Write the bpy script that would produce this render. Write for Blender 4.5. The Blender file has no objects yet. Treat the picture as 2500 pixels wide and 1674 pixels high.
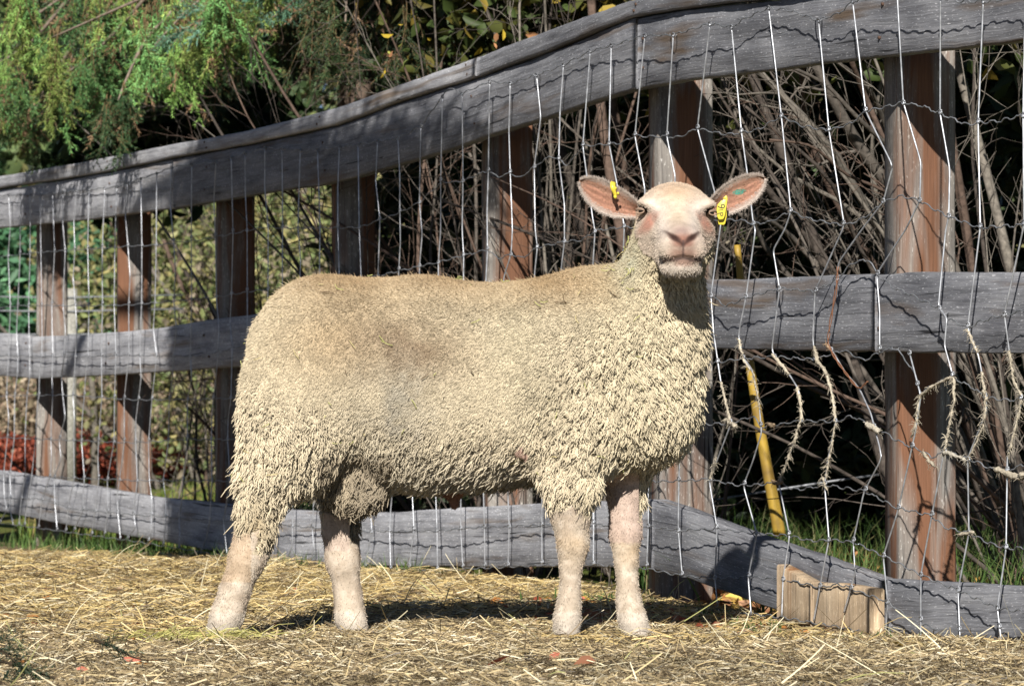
import bpy, math, random
import numpy as np
from mathutils import Vector, Matrix, kdtree, noise as mnoise

random.seed(7)
rng = np.random.default_rng(7)
C = bpy.context.scene.collection
scene = bpy.context.scene

# ------------------------------------------------------------------ camera, light, exposure
CAM_Z = 0.51
FPX = 8800.0                       # focal length in pixels of a 2500 px wide frame
PITCH = math.atan(138.0 / FPX)
cam_d = bpy.data.cameras.new('camera')
cam_d.sensor_width = 36.0
cam_d.lens = 36.0 * FPX / 2500.0
cam_d.clip_start = 0.1
cam_d.clip_end = 2000
cam_d.dof.use_dof = True
cam_d.dof.focus_distance = 8.0
cam_d.dof.aperture_fstop = 15.0
cam = bpy.data.objects.new('camera', cam_d)
C.objects.link(cam)
cam.location = (0, 0, CAM_Z)
cam.rotation_euler = (math.pi / 2 + PITCH, 0, 0)
scene.camera = cam

SUN_E = math.radians(30)
SUNH = np.array([0.12, 0.993]); SUNH /= np.linalg.norm(SUNH)      # horizontal way the light travels
w = bpy.data.worlds.new('World')
scene.world = w
w.use_nodes = True
nt = w.node_tree
bgn = nt.nodes['Background']
sky = nt.nodes.new('ShaderNodeTexSky')
sky.sky_type = 'NISHITA'
sky.sun_disc = False
sky.altitude = 900
sky.air_density = 0.5
sky.dust_density = 0.3
sky.sun_elevation = SUN_E
sky.sun_rotation = math.atan2(-SUNH[0], -SUNH[1])
nt.links.new(sky.outputs[0], bgn.inputs[0])
bgn.inputs[1].default_value = 0.05
sl = bpy.data.lights.new('sun', 'SUN')
sl.energy = 5.0
sl.angle = math.radians(0.5)
sl.color = (1.0, 0.955, 0.885)
sun = bpy.data.objects.new('sun', sl)
C.objects.link(sun)
ldir = Vector((SUNH[0] * math.cos(SUN_E), SUNH[1] * math.cos(SUN_E), -math.sin(SUN_E)))
sun.rotation_euler = ldir.to_track_quat('-Z', 'Y').to_euler()
sun.location = (-2, -10, 12)
scene.view_settings.view_transform = 'Standard'
scene.view_settings.look = 'None'
scene.view_settings.exposure = 0.52
scene.view_settings.gamma = 1.0
scene.view_settings.use_curve_mapping = False
scene.cycles.max_bounces = 4
scene.cycles.diffuse_bounces = 1
scene.cycles.transparent_max_bounces = 8

# ------------------------------------------------------------------ measuring helpers
KD = 2500.0 / 2342.0               # survey units are 2342 to the frame width
CP, SP = math.cos(PITCH), math.sin(PITCH)

def P(x, y, d):
    """world point seen at survey position x, y at depth d (arrays allowed)"""
    x = np.asarray(x, float); y = np.asarray(y, float); d = np.asarray(d, float)
    u = (x * KD - 1250.0) / FPX
    v = (837.0 - y * KD) / FPX
    dy = CP - v * SP
    dz = SP + v * CP
    return np.stack(np.broadcast_arrays(u / dy * d, d + 0 * u, CAM_Z + dz / dy * d), -1)

def gz(X, Y):
    X = np.asarray(X, float); Y = np.asarray(Y, float)
    z = np.where(Y < 18, -0.035 - 0.0155 * (Y - 8), -0.19 - 0.004 * (Y - 18))
    z = z + 0.06 * np.exp(-((X + 1.35) / 0.62) ** 2 - ((Y - 11.25) / 0.42) ** 2)
    z = z - 0.035 * np.clip((X - 0.30) / 0.4, 0, 1) * np.clip((Y - 7.6) / 0.8, 0, 1) * np.clip((12 - Y) / 1.5, 0, 1)
    z = z + 0.006 * np.sin(X * 5.1 + Y * 2.0) * np.cos(Y * 3.3 - X)
    return z

# fence line: survey x -> pixels per metre
_FX = [-941, -581, -260, 0, 116, 308, 540, 812, 1168, 1572, 2128, 2342, 2520]
_FS = [275, 367, 450, 515, 540, 590, 640, 700, 780, 900, 1040, 1085, 1130]
def fd(x):
    return FPX / np.interp(x, _FX, _FS)
def F(x):
    d = fd(x)
    return np.stack([(np.asarray(x, float) * KD - 1250.0) / FPX * d, d], -1)
INW = np.array([0.93, 0.36, 0.0]); INW /= np.linalg.norm(INW)     # from the pasture through the fence

# ------------------------------------------------------------------ mesh helpers
class MB:
    def __init__(s):
        s.v = []; s.f = []; s.c = []; s.w = []; s.n = 0
    def add(s, v, f, c=None, w=None):
        v = np.asarray(v, float).reshape(-1, 3)
        s.v.append(v)
        for ff in (f if isinstance(f, list) else [f]):
            s.f.append(np.asarray(ff, int) + s.n)
        if c is not None:
            c = np.asarray(c, float)
            if c.ndim == 1: c = np.tile(c, (len(v), 1))
            s.c.append(c[:, :3])
        if w is not None: s.w.append(np.asarray(w, float))
        s.n += len(v)
    def tube(s, pts, rad, sides=5, c=None, cap=True):
        pts = np.asarray(pts, float); n = len(pts)
        rad = np.broadcast_to(np.asarray(rad, float), (n,))
        t = np.gradient(pts, axis=0)
        t /= np.linalg.norm(t, axis=1)[:, None] + 1e-12
        ref = np.array([0, 0, 1.0]) if abs(t[:, 2]).mean() < 0.8 else np.array([1.0, 0.13, 0])
        a = np.cross(t, ref); a /= np.linalg.norm(a, axis=1)[:, None] + 1e-12
        b = np.cross(t, a)
        ang = np.arange(sides) * 2 * math.pi / sides
        ring = (a[:, None, :] * np.cos(ang)[None, :, None] + b[:, None, :] * np.sin(ang)[None, :, None]) * rad[:, None, None]
        v = (pts[:, None, :] + ring).reshape(-1, 3)
        i = np.arange(n - 1)[:, None] * sides; j = np.arange(sides)[None, :]; j2 = (j + 1) % sides
        f = [np.stack([i + j, i + sides + j, i + sides + j2, i + j2], -1).reshape(-1, 4)]
        if cap and sides == 4:
            f.append(np.array([[0, 1, 2, 3], [n * 4 - 1, n * 4 - 2, n * 4 - 3, n * 4 - 4]]))
        elif cap and sides > 4:
            k = np.arange(1, sides - 1)
            f.append(np.stack([0 * k, k, k + 1], -1))
            f.append(np.stack([0 * k, k + 1, k], -1) + (n - 1) * sides)
        s.add(v, f, c)
    def build(s, name, mat, parent=None, smooth=False):
        me = bpy.data.meshes.new(name)
        v = np.concatenate(s.v)
        me.vertices.add(len(v)); me.vertices.foreach_set('co', v.astype(np.float32).ravel())
        loops = np.concatenate([f.ravel() for f in s.f])
        tot = np.concatenate([np.full(len(f), f.shape[1]) for f in s.f])
        me.loops.add(len(loops)); me.loops.foreach_set('vertex_index', loops.astype(np.int32))
        me.polygons.add(len(tot))
        st = np.concatenate([[0], np.cumsum(tot)[:-1]])
        me.polygons.foreach_set('loop_start', st.astype(np.int32))
        if smooth: me.polygons.foreach_set('use_smooth', np.ones(len(tot), bool))
        if s.c:
            at = me.attributes.new('col', 'FLOAT_COLOR', 'POINT')
            c = np.concatenate(s.c)
            at.data.foreach_set('color', np.concatenate([c, np.ones((len(c), 1))], 1).astype(np.float32).ravel())
        if s.w:
            at = me.attributes.new('wuv', 'FLOAT_VECTOR', 'POINT')
            at.data.foreach_set('vector', np.concatenate(s.w).astype(np.float32).ravel())
        me.update(calc_edges=True); me.validate()
        if mat: me.materials.append(mat)
        o = bpy.data.objects.new(name, me)
        C.objects.link(o)
        if parent: o.parent = parent
        return o

def tag(o, label=None, cat=None, group=None, kind=None):
    if label: o['label'] = label
    if cat: o['category'] = cat
    if group: o['group'] = group
    if kind: o['kind'] = kind
    return o
def thing(name, label, cat, loc=(0, 0, 0), group=None):
    o = bpy.data.objects.new(name, None); C.objects.link(o)
    o.empty_display_size = 0.1
    o.location = loc
    return tag(o, label, cat, group)
def part_shift(o, root):
    """mesh was built in world coordinates; keep it there under a moved root"""
    o.matrix_parent_inverse = Matrix.Translation(root.location).inverted()
    return o

# ------------------------------------------------------------------ materials
def mat_base(name, rough=0.8, spec=0.3):
    m = bpy.data.materials.new(name); m.use_nodes = True
    b = m.node_tree.nodes['Principled BSDF']
    b.inputs['Roughness'].default_value = rough
    b.inputs['Specular IOR Level'].default_value = spec
    return m, m.node_tree, b
def N(t, kind, **kw):
    n = t.nodes.new(kind)
    for k, v in kw.items(): setattr(n, k, v)
    return n
def ramp(t, stops):
    r = N(t, 'ShaderNodeValToRGB'); e = r.color_ramp.elements
    while len(e) < len(stops): e.new(0.5)
    for el, (p, c) in zip(e, stops):
        el.position = p; el.color = (*c, 1)
    return r
def mixc(t, fac, a, b, mode='MIX'):
    n = N(t, 'ShaderNodeMix', data_type='RGBA', blend_type=mode)
    for sock, val in ((n.inputs[0], fac), (n.inputs[6], a), (n.inputs[7], b)):
        if hasattr(val, 'is_output'): t.links.new(val, sock)
        elif isinstance(val, tuple): sock.default_value = (*val, 1)
        else: sock.default_value = val
    return n.outputs[2]
def coordscaled(t, src, sc):
    mp = N(t, 'ShaderNodeMapping'); mp.inputs['Scale'].default_value = sc
    t.links.new(src, mp.inputs[0]); return mp.outputs[0]
def noise(t, vec, scale=1.0, detail=4, rough=0.55, dist=0.0):
    n = N(t, 'ShaderNodeTexNoise'); n.inputs['Scale'].default_value = scale
    n.inputs['Detail'].default_value = detail; n.inputs['Roughness'].default_value = rough
    n.inputs['Distortion'].default_value = dist
    if vec is not None: t.links.new(vec, n.inputs['Vector'])
    return n.outputs[0]

def attr_mat(name, rough=0.7, spec=0.25, transl=0.0, var=0.0, scale=60, bump=0.0):
    m, t, b = mat_base(name, rough, spec)
    a = N(t, 'ShaderNodeAttribute', attribute_name='col')
    col = a.outputs['Color']
    if var:
        tc = N(t, 'ShaderNodeTexCoord')
        nz = noise(t, tc.outputs['Object'], scale, 5)
        r = ramp(t, [(0.3, (1 - var,) * 3), (0.7, (1 + var * 0.4,) * 3)])
        t.links.new(nz, r.inputs[0])
        col = mixc(t, 1.0, col, r.outputs[0], 'MULTIPLY')
        if bump:
            bp = N(t, 'ShaderNodeBump'); bp.inputs['Strength'].default_value = bump; bp.inputs['Distance'].default_value = 0.004
            t.links.new(nz, bp.inputs['Height']); t.links.new(bp.outputs[0], b.inputs['Normal'])
    t.links.new(col, b.inputs['Base Color'])
    if transl:
        tr = N(t, 'ShaderNodeBsdfTranslucent'); t.links.new(col, tr.inputs[0])
        mx = N(t, 'ShaderNodeMixShader'); mx.inputs[0].default_value = transl
        out = t.nodes['Material Output']
        t.links.new(b.outputs[0], mx.inputs[1]); t.links.new(tr.outputs[0], mx.inputs[2]); t.links.new(mx.outputs[0], out.inputs[0])
    return m

def wood_mat(name, dark, mid, light, stain=None, stain_amt=0.5, grain=1.0, seed=0.0):
    m, t, b = mat_base(name, 0.75, 0.3)
    a = N(t, 'ShaderNodeAttribute', attribute_name='wuv')
    off = N(t, 'ShaderNodeVectorMath', operation='ADD'); off.inputs[1].default_value = (seed, seed * 0.7, seed * 1.3)
    t.links.new(a.outputs['Vector'], off.inputs[0]); src = off.outputs[0]
    fine = noise(t, coordscaled(t, src, (7, 210, 210)), 1.0, 6, 0.65, 0.4)
    blot = noise(t, coordscaled(t, src, (2.2, 9, 9)), 1.0, 4, 0.6)
    wavy = noise(t, coordscaled(t, src, (1.3, 34, 34)), 1.0, 3, 0.5, 2.2)
    r = ramp(t, [(0.28, dark), (0.52, mid), (0.75, light)])
    ad = N(t, 'ShaderNodeMath', operation='MULTIPLY_ADD'); ad.inputs[1].default_value = 0.5
    t.links.new(fine, ad.inputs[0])
    m2 = N(t, 'ShaderNodeMath', operation='MULTIPLY'); m2.inputs[1].default_value = 0.5
    t.links.new(blot, m2.inputs[0]); t.links.new(m2.outputs[0], ad.inputs[2]); t.links.new(ad.outputs[0], r.inputs[0])
    col = r.outputs[0]
    r2 = ramp(t, [(0.36, (0.55,) * 3), (0.48, (1,) * 3), (0.6, (1.08,) * 3)])
    t.links.new(wavy, r2.inputs[0])
    col = mixc(t, 0.55 * grain, col, r2.outputs[0], 'MULTIPLY')
    # small pale flecks and dark checks
    fl = noise(t, coordscaled(t, src, (60, 260, 260)), 1.0, 2, 0.5)
    r3 = ramp(t, [(0.62, (0, 0, 0)), (0.72, (1, 1, 1))]); t.links.new(fl, r3.inputs[0])
    col = mixc(t, r3.outputs[0], col, tuple(min(1, c * 1.45) for c in light))
    ck = noise(t, coordscaled(t, src, (3.0, 120, 120)), 1.0, 2, 0.4, 0.6)
    r4 = ramp(t, [(0.27, (1, 1, 1)), (0.33, (0, 0, 0))]); t.links.new(ck, r4.inputs[0])
    col = mixc(t, r4.outputs[0], col, tuple(c * 0.35 for c in dark))
    cw_ = noise(t, coordscaled(t, src, (1.5, 38, 38)), 1.0, 4, 0.55, 1.2)
    r6 = ramp(t, [(0.265, (1, 1, 1)), (0.30, (0, 0, 0))]); t.links.new(cw_, r6.inputs[0])
    col = mixc(t, r6.outputs[0], col, tuple(c * 0.22 for c in dark))
    wx = noise(t, coordscaled(t, src, (4, 14, 14)), 1.0, 5, 0.65)
    r7 = ramp(t, [(0.32, (0.62, 0.62, 0.64)), (0.5, (1, 1, 1)), (0.68, (1.22, 1.22, 1.2))]); t.links.new(wx, r7.inputs[0])
    col = mixc(t, 1.0, col, r7.outputs[0], 'MULTIPLY')
    if stain:
        st = noise(t, coordscaled(t, src, (1.1, 14, 14)), 1.0, 3, 0.55, 0.5)
        r5 = ramp(t, [(0.62 - stain_amt * 0.35, (0, 0, 0)), (0.74 - stain_amt * 0.3, (1, 1, 1))]); t.links.new(st, r5.inputs[0])
        rs = ramp(t, [(0.3, tuple(c * 0.45 for c in stain)), (0.6, stain), (0.8, tuple(min(1, c * 1.5) for c in stain))])
        t.links.new(ad.outputs[0], rs.inputs[0])
        col = mixc(t, r5.outputs[0], col, rs.outputs[0])
    t.links.new(col, b.inputs['Base Color'])
    bp = N(t, 'ShaderNodeBump'); bp.inputs['Strength'].default_value = 0.55; bp.inputs['Distance'].default_value = 0.003
    hm = N(t, 'ShaderNodeMath', operation='ADD'); t.links.new(fine, hm.inputs[0]); t.links.new(wavy, hm.inputs[1])
    t.links.new(hm.outputs[0], bp.inputs['Height']); t.links.new(bp.outputs[0], b.inputs['Normal'])
    return m

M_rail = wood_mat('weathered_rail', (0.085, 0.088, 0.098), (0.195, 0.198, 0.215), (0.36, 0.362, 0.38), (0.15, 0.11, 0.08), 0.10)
M_rail2 = wood_mat('weathered_rail_sunlit', (0.19, 0.192, 0.205), (0.36, 0.362, 0.385), (0.54, 0.54, 0.555), (0.24, 0.19, 0.15), 0.08, seed=4.1)  # weathered grey made paler to stand in for sunlight on the receding boards
M_post = [wood_mat('post_wood_%s' % nme, (0.10, 0.088, 0.078), (0.215, 0.195, 0.175), (0.34, 0.325, 0.30), (0.185, 0.085, 0.045), amt, seed=sd)
          for nme, amt, sd in (('rust', 0.62, 2.3), ('grey', 0.38, 7.7), ('mixed', 0.5, 12.9))]
M_fresh = wood_mat('fresh_cut_wood', (0.34, 0.235, 0.145), (0.47, 0.355, 0.235), (0.58, 0.47, 0.335), (0.36, 0.18, 0.08), 0.12, seed=21.0)
M_wire, _t, _b = mat_base('galvanised_wire', 0.42, 0.5)
_b.inputs['Metallic'].default_value = 0.55
_tc = N(_t, 'ShaderNodeTexCoord'); _r = ramp(_t, [(0.35, (0.33, 0.34, 0.36)), (0.65, (0.62, 0.64, 0.68))])
_t.links.new(noise(_t, _tc.outputs['Object'], 40, 3), _r.inputs[0]); _t.links.new(_r.outputs[0], _b.inputs['Base Color'])
M_line, _t, _b = mat_base('dull_line_wire', 0.55, 0.4)
_b.inputs['Metallic'].default_value = 0.4
_tc = N(_t, 'ShaderNodeTexCoord'); _r = ramp(_t, [(0.35, (0.14, 0.15, 0.16)), (0.65, (0.30, 0.31, 0.33))])
_t.links.new(noise(_t, _tc.outputs['Object'], 40, 3), _r.inputs[0]); _t.links.new(_r.outputs[0], _b.inputs['Base Color'])
M_attr = attr_mat('painted_by_kind', 0.75)
M_leaf = attr_mat('leaf_tissue', 0.55, 0.3, transl=0.25)
M_needle = attr_mat('spruce_needle', 0.55, 0.3, transl=0.12)
M_straw = attr_mat('straw_stem', 0.5, 0.4, transl=0.1)
M_bark = attr_mat('bark', 0.9, 0.15, var=0.5, scale=55, bump=0.6)
M_skin = attr_mat('short_haired_skin', 0.75, 0.2, var=0.14, scale=220, bump=0.35)
M_wool = attr_mat('wool_fibre', 0.85, 0.12)
M_tuft = attr_mat('matted_wool', 0.95, 0.05, var=0.4, scale=160, bump=0.8)

def attr_node_colour(m): return m

# ------------------------------------------------------------------ ground
m_g, t, b = mat_base('soil_and_meadow', 0.95, 0.1)
tc = N(t, 'ShaderNodeTexCoord')
n1 = noise(t, tc.outputs['Object'], 14, 6)
soil = ramp(t, [(0.3, (0.075, 0.056, 0.034)), (0.5, (0.19, 0.145, 0.08)), (0.7, (0.36, 0.28, 0.15))]); t.links.new(n1, soil.inputs[0])
n2 = noise(t, tc.outputs['Object'], 0.55, 4)
mead = ramp(t, [(0.35, (0.05, 0.085, 0.02)), (0.5, (0.12, 0.15, 0.035)), (0.62, (0.20, 0.165, 0.06))]); t.links.new(n2, mead.inputs[0])
sx = N(t, 'ShaderNodeSeparateXYZ'); t.links.new(tc.outputs['Object'], sx.inputs[0])
# meadow starts behind the fence
mm = N(t, 'ShaderNodeMath', operation='MULTIPLY_ADD'); mm.inputs[1].default_value = 2.58; mm.inputs[2].default_value = 11.45
t.links.new(sx.outputs[0], mm.inputs[0])
ad = N(t, 'ShaderNodeMath', operation='ADD'); t.links.new(mm.outputs[0], ad.inputs[0]); t.links.new(sx.outputs[1], ad.inputs[1])
mr = N(t, 'ShaderNodeMapRange'); mr.inputs[1].default_value = 23.1; mr.inputs[2].default_value = 23.6
t.links.new(ad.outputs[0], mr.inputs[0])
t.links.new(mixc(t, mr.outputs[0], soil.outputs[0], mead.outputs[0]), b.inputs['Base Color'])
bp = N(t, 'ShaderNodeBump'); bp.inputs['Strength'].default_value = 0.8; bp.inputs['Distance'].default_value = 0.02
t.links.new(noise(t, tc.outputs['Object'], 60, 5), bp.inputs['Height']); t.links.new(bp.outputs[0], b.inputs['Normal'])
xs = np.concatenate([[-400, -150, -60, -25, -10], np.arange(-5, 5.01, 0.1), [10, 25, 60, 150, 400]])
ys = np.concatenate([[-200, -60, -15, -3, 2], np.arange(4, 16.01, 0.1), np.arange(17, 30, 1.0), [35, 45, 60, 100, 250, 700]])
gx, gy = np.meshgrid(xs, ys, indexing='ij')
gzz = gz(gx, np.clip(gy, 2, 60))
vv = np.stack([gx, gy, gzz], -1).reshape(-1, 3)
ny = len(ys)
ii, jj = np.meshgrid(np.arange(len(xs) - 1), np.arange(ny - 1), indexing='ij')
q = np.stack([ii * ny + jj, (ii + 1) * ny + jj, (ii + 1) * ny + jj + 1, ii * ny + jj + 1], -1).reshape(-1, 4)
mb = MB(); mb.add(vv, q)
tag(mb.build('ground', m_g, smooth=True), 'bare pasture soil and meadow ground under the straw', kind='structure')

# ------------------------------------------------------------------ the fence
fence = thing('wooden_fence', 'weathered grey three rail wooden fence running back behind the sheep', 'fence', tuple(np.append(F(1572), gz(*F(1572)))))

def interp_rows(rows, step=14.0):
    r = np.array(rows, float)
    n = max(3, int((r[-1, 0] - r[0, 0]) / step))
    x = np.linspace(r[0, 0], r[-1, 0], n)
    return x, np.interp(x, r[:, 0], r[:, 1]), np.interp(x, r[:, 0], r[:, 2])

def plank(name, rows, off=0.0, thick=0.04, mat=None, seed=0, label=None, step=10.0, upright=False):
    x, yt, yb = interp_rows(rows, step)
    r = np.random.default_rng(seed)
    n = len(x)
    d = fd(x)
    k = 4
    sm = lambda a: np.convolve(np.pad(a, 2, mode='edge'), np.ones(5) / 5, 'valid')
    top = P(x, yt, d) ; bot = P(x, yb, d)
    top[:, 2] += sm(r.normal(0, 0.0022, n)); bot[:, 2] += sm(r.normal(0, 0.0022, n))
    out = -INW * off
    top = top + out; bot = bot + out
    wob = (INW * 1.0)[None, :] * sm(r.normal(0, 0.0022, n))[:, None]
    top += wob; bot += wob
    ch = 0.004
    up = np.array([0, 0, 1.0])
    m1, m2 = top * 0.67 + bot * 0.33, top * 0.33 + bot * 0.67
    sec = [bot + INW * ch, bot + up * ch, m2, m1, top - up * ch, top + INW * ch,
           top + INW * (thick - ch), top + INW * thick - up * ch, bot + INW * thick + up * ch, bot + INW * (thick - ch)]
    S = len(sec)
    v = np.stack(sec, 1)
    u = np.concatenate([[0], np.cumsum(np.linalg.norm(np.diff(top, axis=0), axis=1))]) + seed * 3.7
    wv = np.zeros((n, S, 3)); wv[:, :, 0] = u[:, None]
    h = (top - bot)[:, 2]
    hv = [0, ch, None, None, None, None, None, None, ch, 0]
    fr = np.array([0, 0.02, 0.33, 0.67, 0.98, 1, 1, 0.98, 0.02, 0])
    wv[:, :, 1] = fr[None, :] * h[:, None] + seed * 1.3
    wv[:, :, 2] = np.array([ch, 0, 0, 0, 0, ch, thick - ch, thick, thick, thick - ch])[None, :]
    if upright: wv = wv[:, :, [1, 0, 2]]
    i = np.arange(n - 1)[:, None] * S; j = np.arange(S)[None, :]; j2 = (j + 1) % S
    q = np.stack([i + j, i + S + j, i + S + j2, i + j2], -1).reshape(-1, 4)[:, ::-1]
    kk = np.arange(1, S - 1)
    c0 = np.stack([0 * kk, kk, kk + 1], -1); c1 = np.stack([0 * kk, kk + 1, kk], -1) + (n - 1) * S
    mb = MB(); mb.add(v.reshape(-1, 3), [q, c0, c1], w=wv.reshape(-1, 3))
    o = mb.build(name, mat or M_rail, fence)
    part_shift(o, fence)
    if label: o['label'] = label
    return o

cap_top = [(-941, 642), (-581, 551), (-150, 430), (0, 405), (200, 371), (401, 331), (569, 301), (777, 249), (911, 201), (1112, 129), (1279, 65), (1447, 5), (1555, -22), (1720, -52), (2000, -85), (2400, -130)]
groove = [(-941, 655), (-581, 569), (-150, 456), (0, 430), (200, 401), (401, 360), (569, 330), (777, 285), (911, 234), (1112, 171), (1279, 109), (1447, 40), (1555, 22), (1656, 9), (1740, 0), (1900, -20), (2100, -42), (2400, -75)]
tbot = [(-941, 703), (-581, 633), (-150, 546), (0, 520), (200, 502), (401, 475), (569, 448), (777, 414), (1008, 348), (1145, 301), (1279, 258), (1447, 203), (1555, 185), (1857, 148), (2059, 124), (2400, 86)]
def rows_from(a, b, x0, x1, da=0, db=0):
    xs_ = sorted(set([x0, x1] + [p[0] for p in a + b if x0 < p[0] < x1]))
    a = np.array(a); b = np.array(b)
    return [(x, np.interp(x, a[:, 0], a[:, 1]) + da, np.interp(x, b[:, 0], b[:, 1]) + db) for x in xs_]
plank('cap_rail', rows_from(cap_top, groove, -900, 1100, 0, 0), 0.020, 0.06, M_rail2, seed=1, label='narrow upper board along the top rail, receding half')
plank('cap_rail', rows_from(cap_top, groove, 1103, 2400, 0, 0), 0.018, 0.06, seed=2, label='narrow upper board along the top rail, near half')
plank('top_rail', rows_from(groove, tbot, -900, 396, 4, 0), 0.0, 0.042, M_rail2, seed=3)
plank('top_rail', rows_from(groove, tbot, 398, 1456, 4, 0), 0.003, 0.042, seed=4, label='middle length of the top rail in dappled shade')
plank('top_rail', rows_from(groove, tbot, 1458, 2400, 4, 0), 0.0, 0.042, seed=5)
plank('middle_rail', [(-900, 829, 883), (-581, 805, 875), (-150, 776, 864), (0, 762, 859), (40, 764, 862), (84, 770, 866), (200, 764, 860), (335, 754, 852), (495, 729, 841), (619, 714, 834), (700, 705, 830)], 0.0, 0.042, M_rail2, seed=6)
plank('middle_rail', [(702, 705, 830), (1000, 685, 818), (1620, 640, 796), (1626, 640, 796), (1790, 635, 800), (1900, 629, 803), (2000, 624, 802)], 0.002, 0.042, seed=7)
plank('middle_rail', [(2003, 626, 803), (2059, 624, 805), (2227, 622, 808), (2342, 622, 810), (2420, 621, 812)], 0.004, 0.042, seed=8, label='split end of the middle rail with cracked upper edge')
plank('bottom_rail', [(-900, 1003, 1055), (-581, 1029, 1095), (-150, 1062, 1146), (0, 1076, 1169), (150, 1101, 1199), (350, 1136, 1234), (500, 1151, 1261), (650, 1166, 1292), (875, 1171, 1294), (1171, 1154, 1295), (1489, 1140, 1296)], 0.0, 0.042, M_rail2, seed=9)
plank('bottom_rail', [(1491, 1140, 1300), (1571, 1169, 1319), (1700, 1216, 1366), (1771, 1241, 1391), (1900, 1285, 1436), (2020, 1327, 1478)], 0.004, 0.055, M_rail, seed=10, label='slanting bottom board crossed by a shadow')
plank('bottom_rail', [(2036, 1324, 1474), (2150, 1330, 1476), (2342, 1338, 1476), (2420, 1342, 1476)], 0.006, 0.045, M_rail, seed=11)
plank('patch_block', [(1813, 1290, 1420), (1850, 1310, 1424), (1896, 1332, 1430)], 0.046, 0.038, M_fresh, seed=12, upright=True, label='pale fresh wood block nailed over the board, smaller piece')
plank('patch_block', [(1898, 1331, 1476), (1960, 1334, 1472), (2034, 1344, 1466)], 0.052, 0.04, M_fresh, seed=13, upright=True, label='pale fresh wood block at the board joint, larger piece')

# posts: survey left/right edges, bottom, yaw, material
def post(xl, xr, ytop, yaw, mat, seed, ybot=None):
    dx = fd(xl)
    corner = F(xl - 0.084 * np.interp(xl, _FX, _FS) / KD)
    cx, cy = corner + INW[:2] * 0.09
    wdt = (xr - xl) * KD / np.interp(xl, _FX, _FS)
    ct, st_ = math.cos(yaw), math.sin(yaw)
    ex = np.array([ct, st_]); ey = np.array([-st_, ct])
    wdt /= ct
    zt = P(xl, ytop, cy)[2]; zb = float(gz(cx, cy)) - 0.08
    r = np.random.default_rng(seed)
    nz = 14; ch = 0.005
    sec = [(ch, 0), (wdt * 0.35, 0), (wdt * 0.7, 0), (wdt - ch, 0), (wdt, ch), (wdt, wdt - ch), (wdt - ch, wdt), (ch, wdt), (0, wdt - ch), (0, ch)]
    S = len(sec)
    v = np.zeros((nz, S, 3)); wv = np.zeros((nz, S, 3))
    for a, z in enumerate(np.linspace(zb, zt, nz)):
        for bi, (p_, q_) in enumerate(sec):
            g = np.array([cx, cy]) + ex * (p_ + r.normal(0, 0.0008)) + ey * (q_ + r.normal(0, 0.0008))
            v[a, bi] = (*g, z); wv[a, bi] = (z + seed * 2.3, p_ + seed, q_)
    i = np.arange(nz - 1)[:, None] * S; j = np.arange(S)[None, :]; j2 = (j + 1) % S
    q = np.stack([i + j, i + j2, i + S + j2, i + S + j], -1).reshape(-1, 4)
    kk = np.arange(1, S - 1)
    mb = MB(); mb.add(v.reshape(-1, 3), [q, np.stack([0 * kk, kk + 1, kk], -1), np.stack([0 * kk, kk, kk + 1], -1) + (nz - 1) * S], w=wv.reshape(-1, 3))
    return part_shift(mb.build('post', mat, fence), fence)
YW = math.radians(8)
post(2060, 2197, 60, YW, M_post[0], 31)
post(1508, 1638, 120, YW, M_post[1], 32)
post(1116, 1222, 240, YW, M_post[2], 33)
post(766, 858, 350, YW, M_post[0], 34)
post(497, 583, 420, YW, M_post[2], 35)
post(268, 346, 450, YW, M_post[0], 36)
post(82, 153, 470, YW, M_post[1], 37)
for i_, xl in enumerate((-75, -235, -395, -540, -700)):
    post(xl, xl + 72 * float(np.interp(xl, _FX, _FS)) / 540, float(np.interp(xl, [-941, -581, -150, 0], [690, 620, 530, 505])), YW, M_post[i_ % 3], 40 + i_)

M_nail, _t, _b = mat_base('rusty_nail', 0.8, 0.3); _b.inputs['Base Color'].default_value = (0.085, 0.05, 0.035, 1)
for xl in (2020, 1470, 1085, 740, 475, 250, 66):
    for a_, b_, o_ in ((cap_top, groove, 0.02), (groove, tbot, 0.003), (None, (0.30, 0.72), 0.004)):
        if a_ is None:
            rows = [(xl, np.interp(xl, [0, 335, 619, 1000, 1626, 2059, 2342], [762, 754, 714, 685, 640, 624, 622]), np.interp(xl, [0, 358, 562, 1000, 1622, 2059, 2342], [859, 851, 836, 818, 796, 805, 810]))]
        else:
            rows = rows_from(a_, b_, xl, xl + 1)[:1]
        for fr_ in (0.28, 0.74):
            xx = xl + random.uniform(-8, 8); yy = rows[0][1] + (rows[0][2] - rows[0][1]) * (fr_ + random.uniform(-0.05, 0.05))
            p_ = P(xx, yy, fd(xx)) - INW * o_
            mb = MB(); mb.tube(np.array([p_ + INW * 0.006, p_ - INW * 0.0022]), 0.0042, 8)
            part_shift(mb.build('nail', M_nail, fence), fence)

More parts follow.
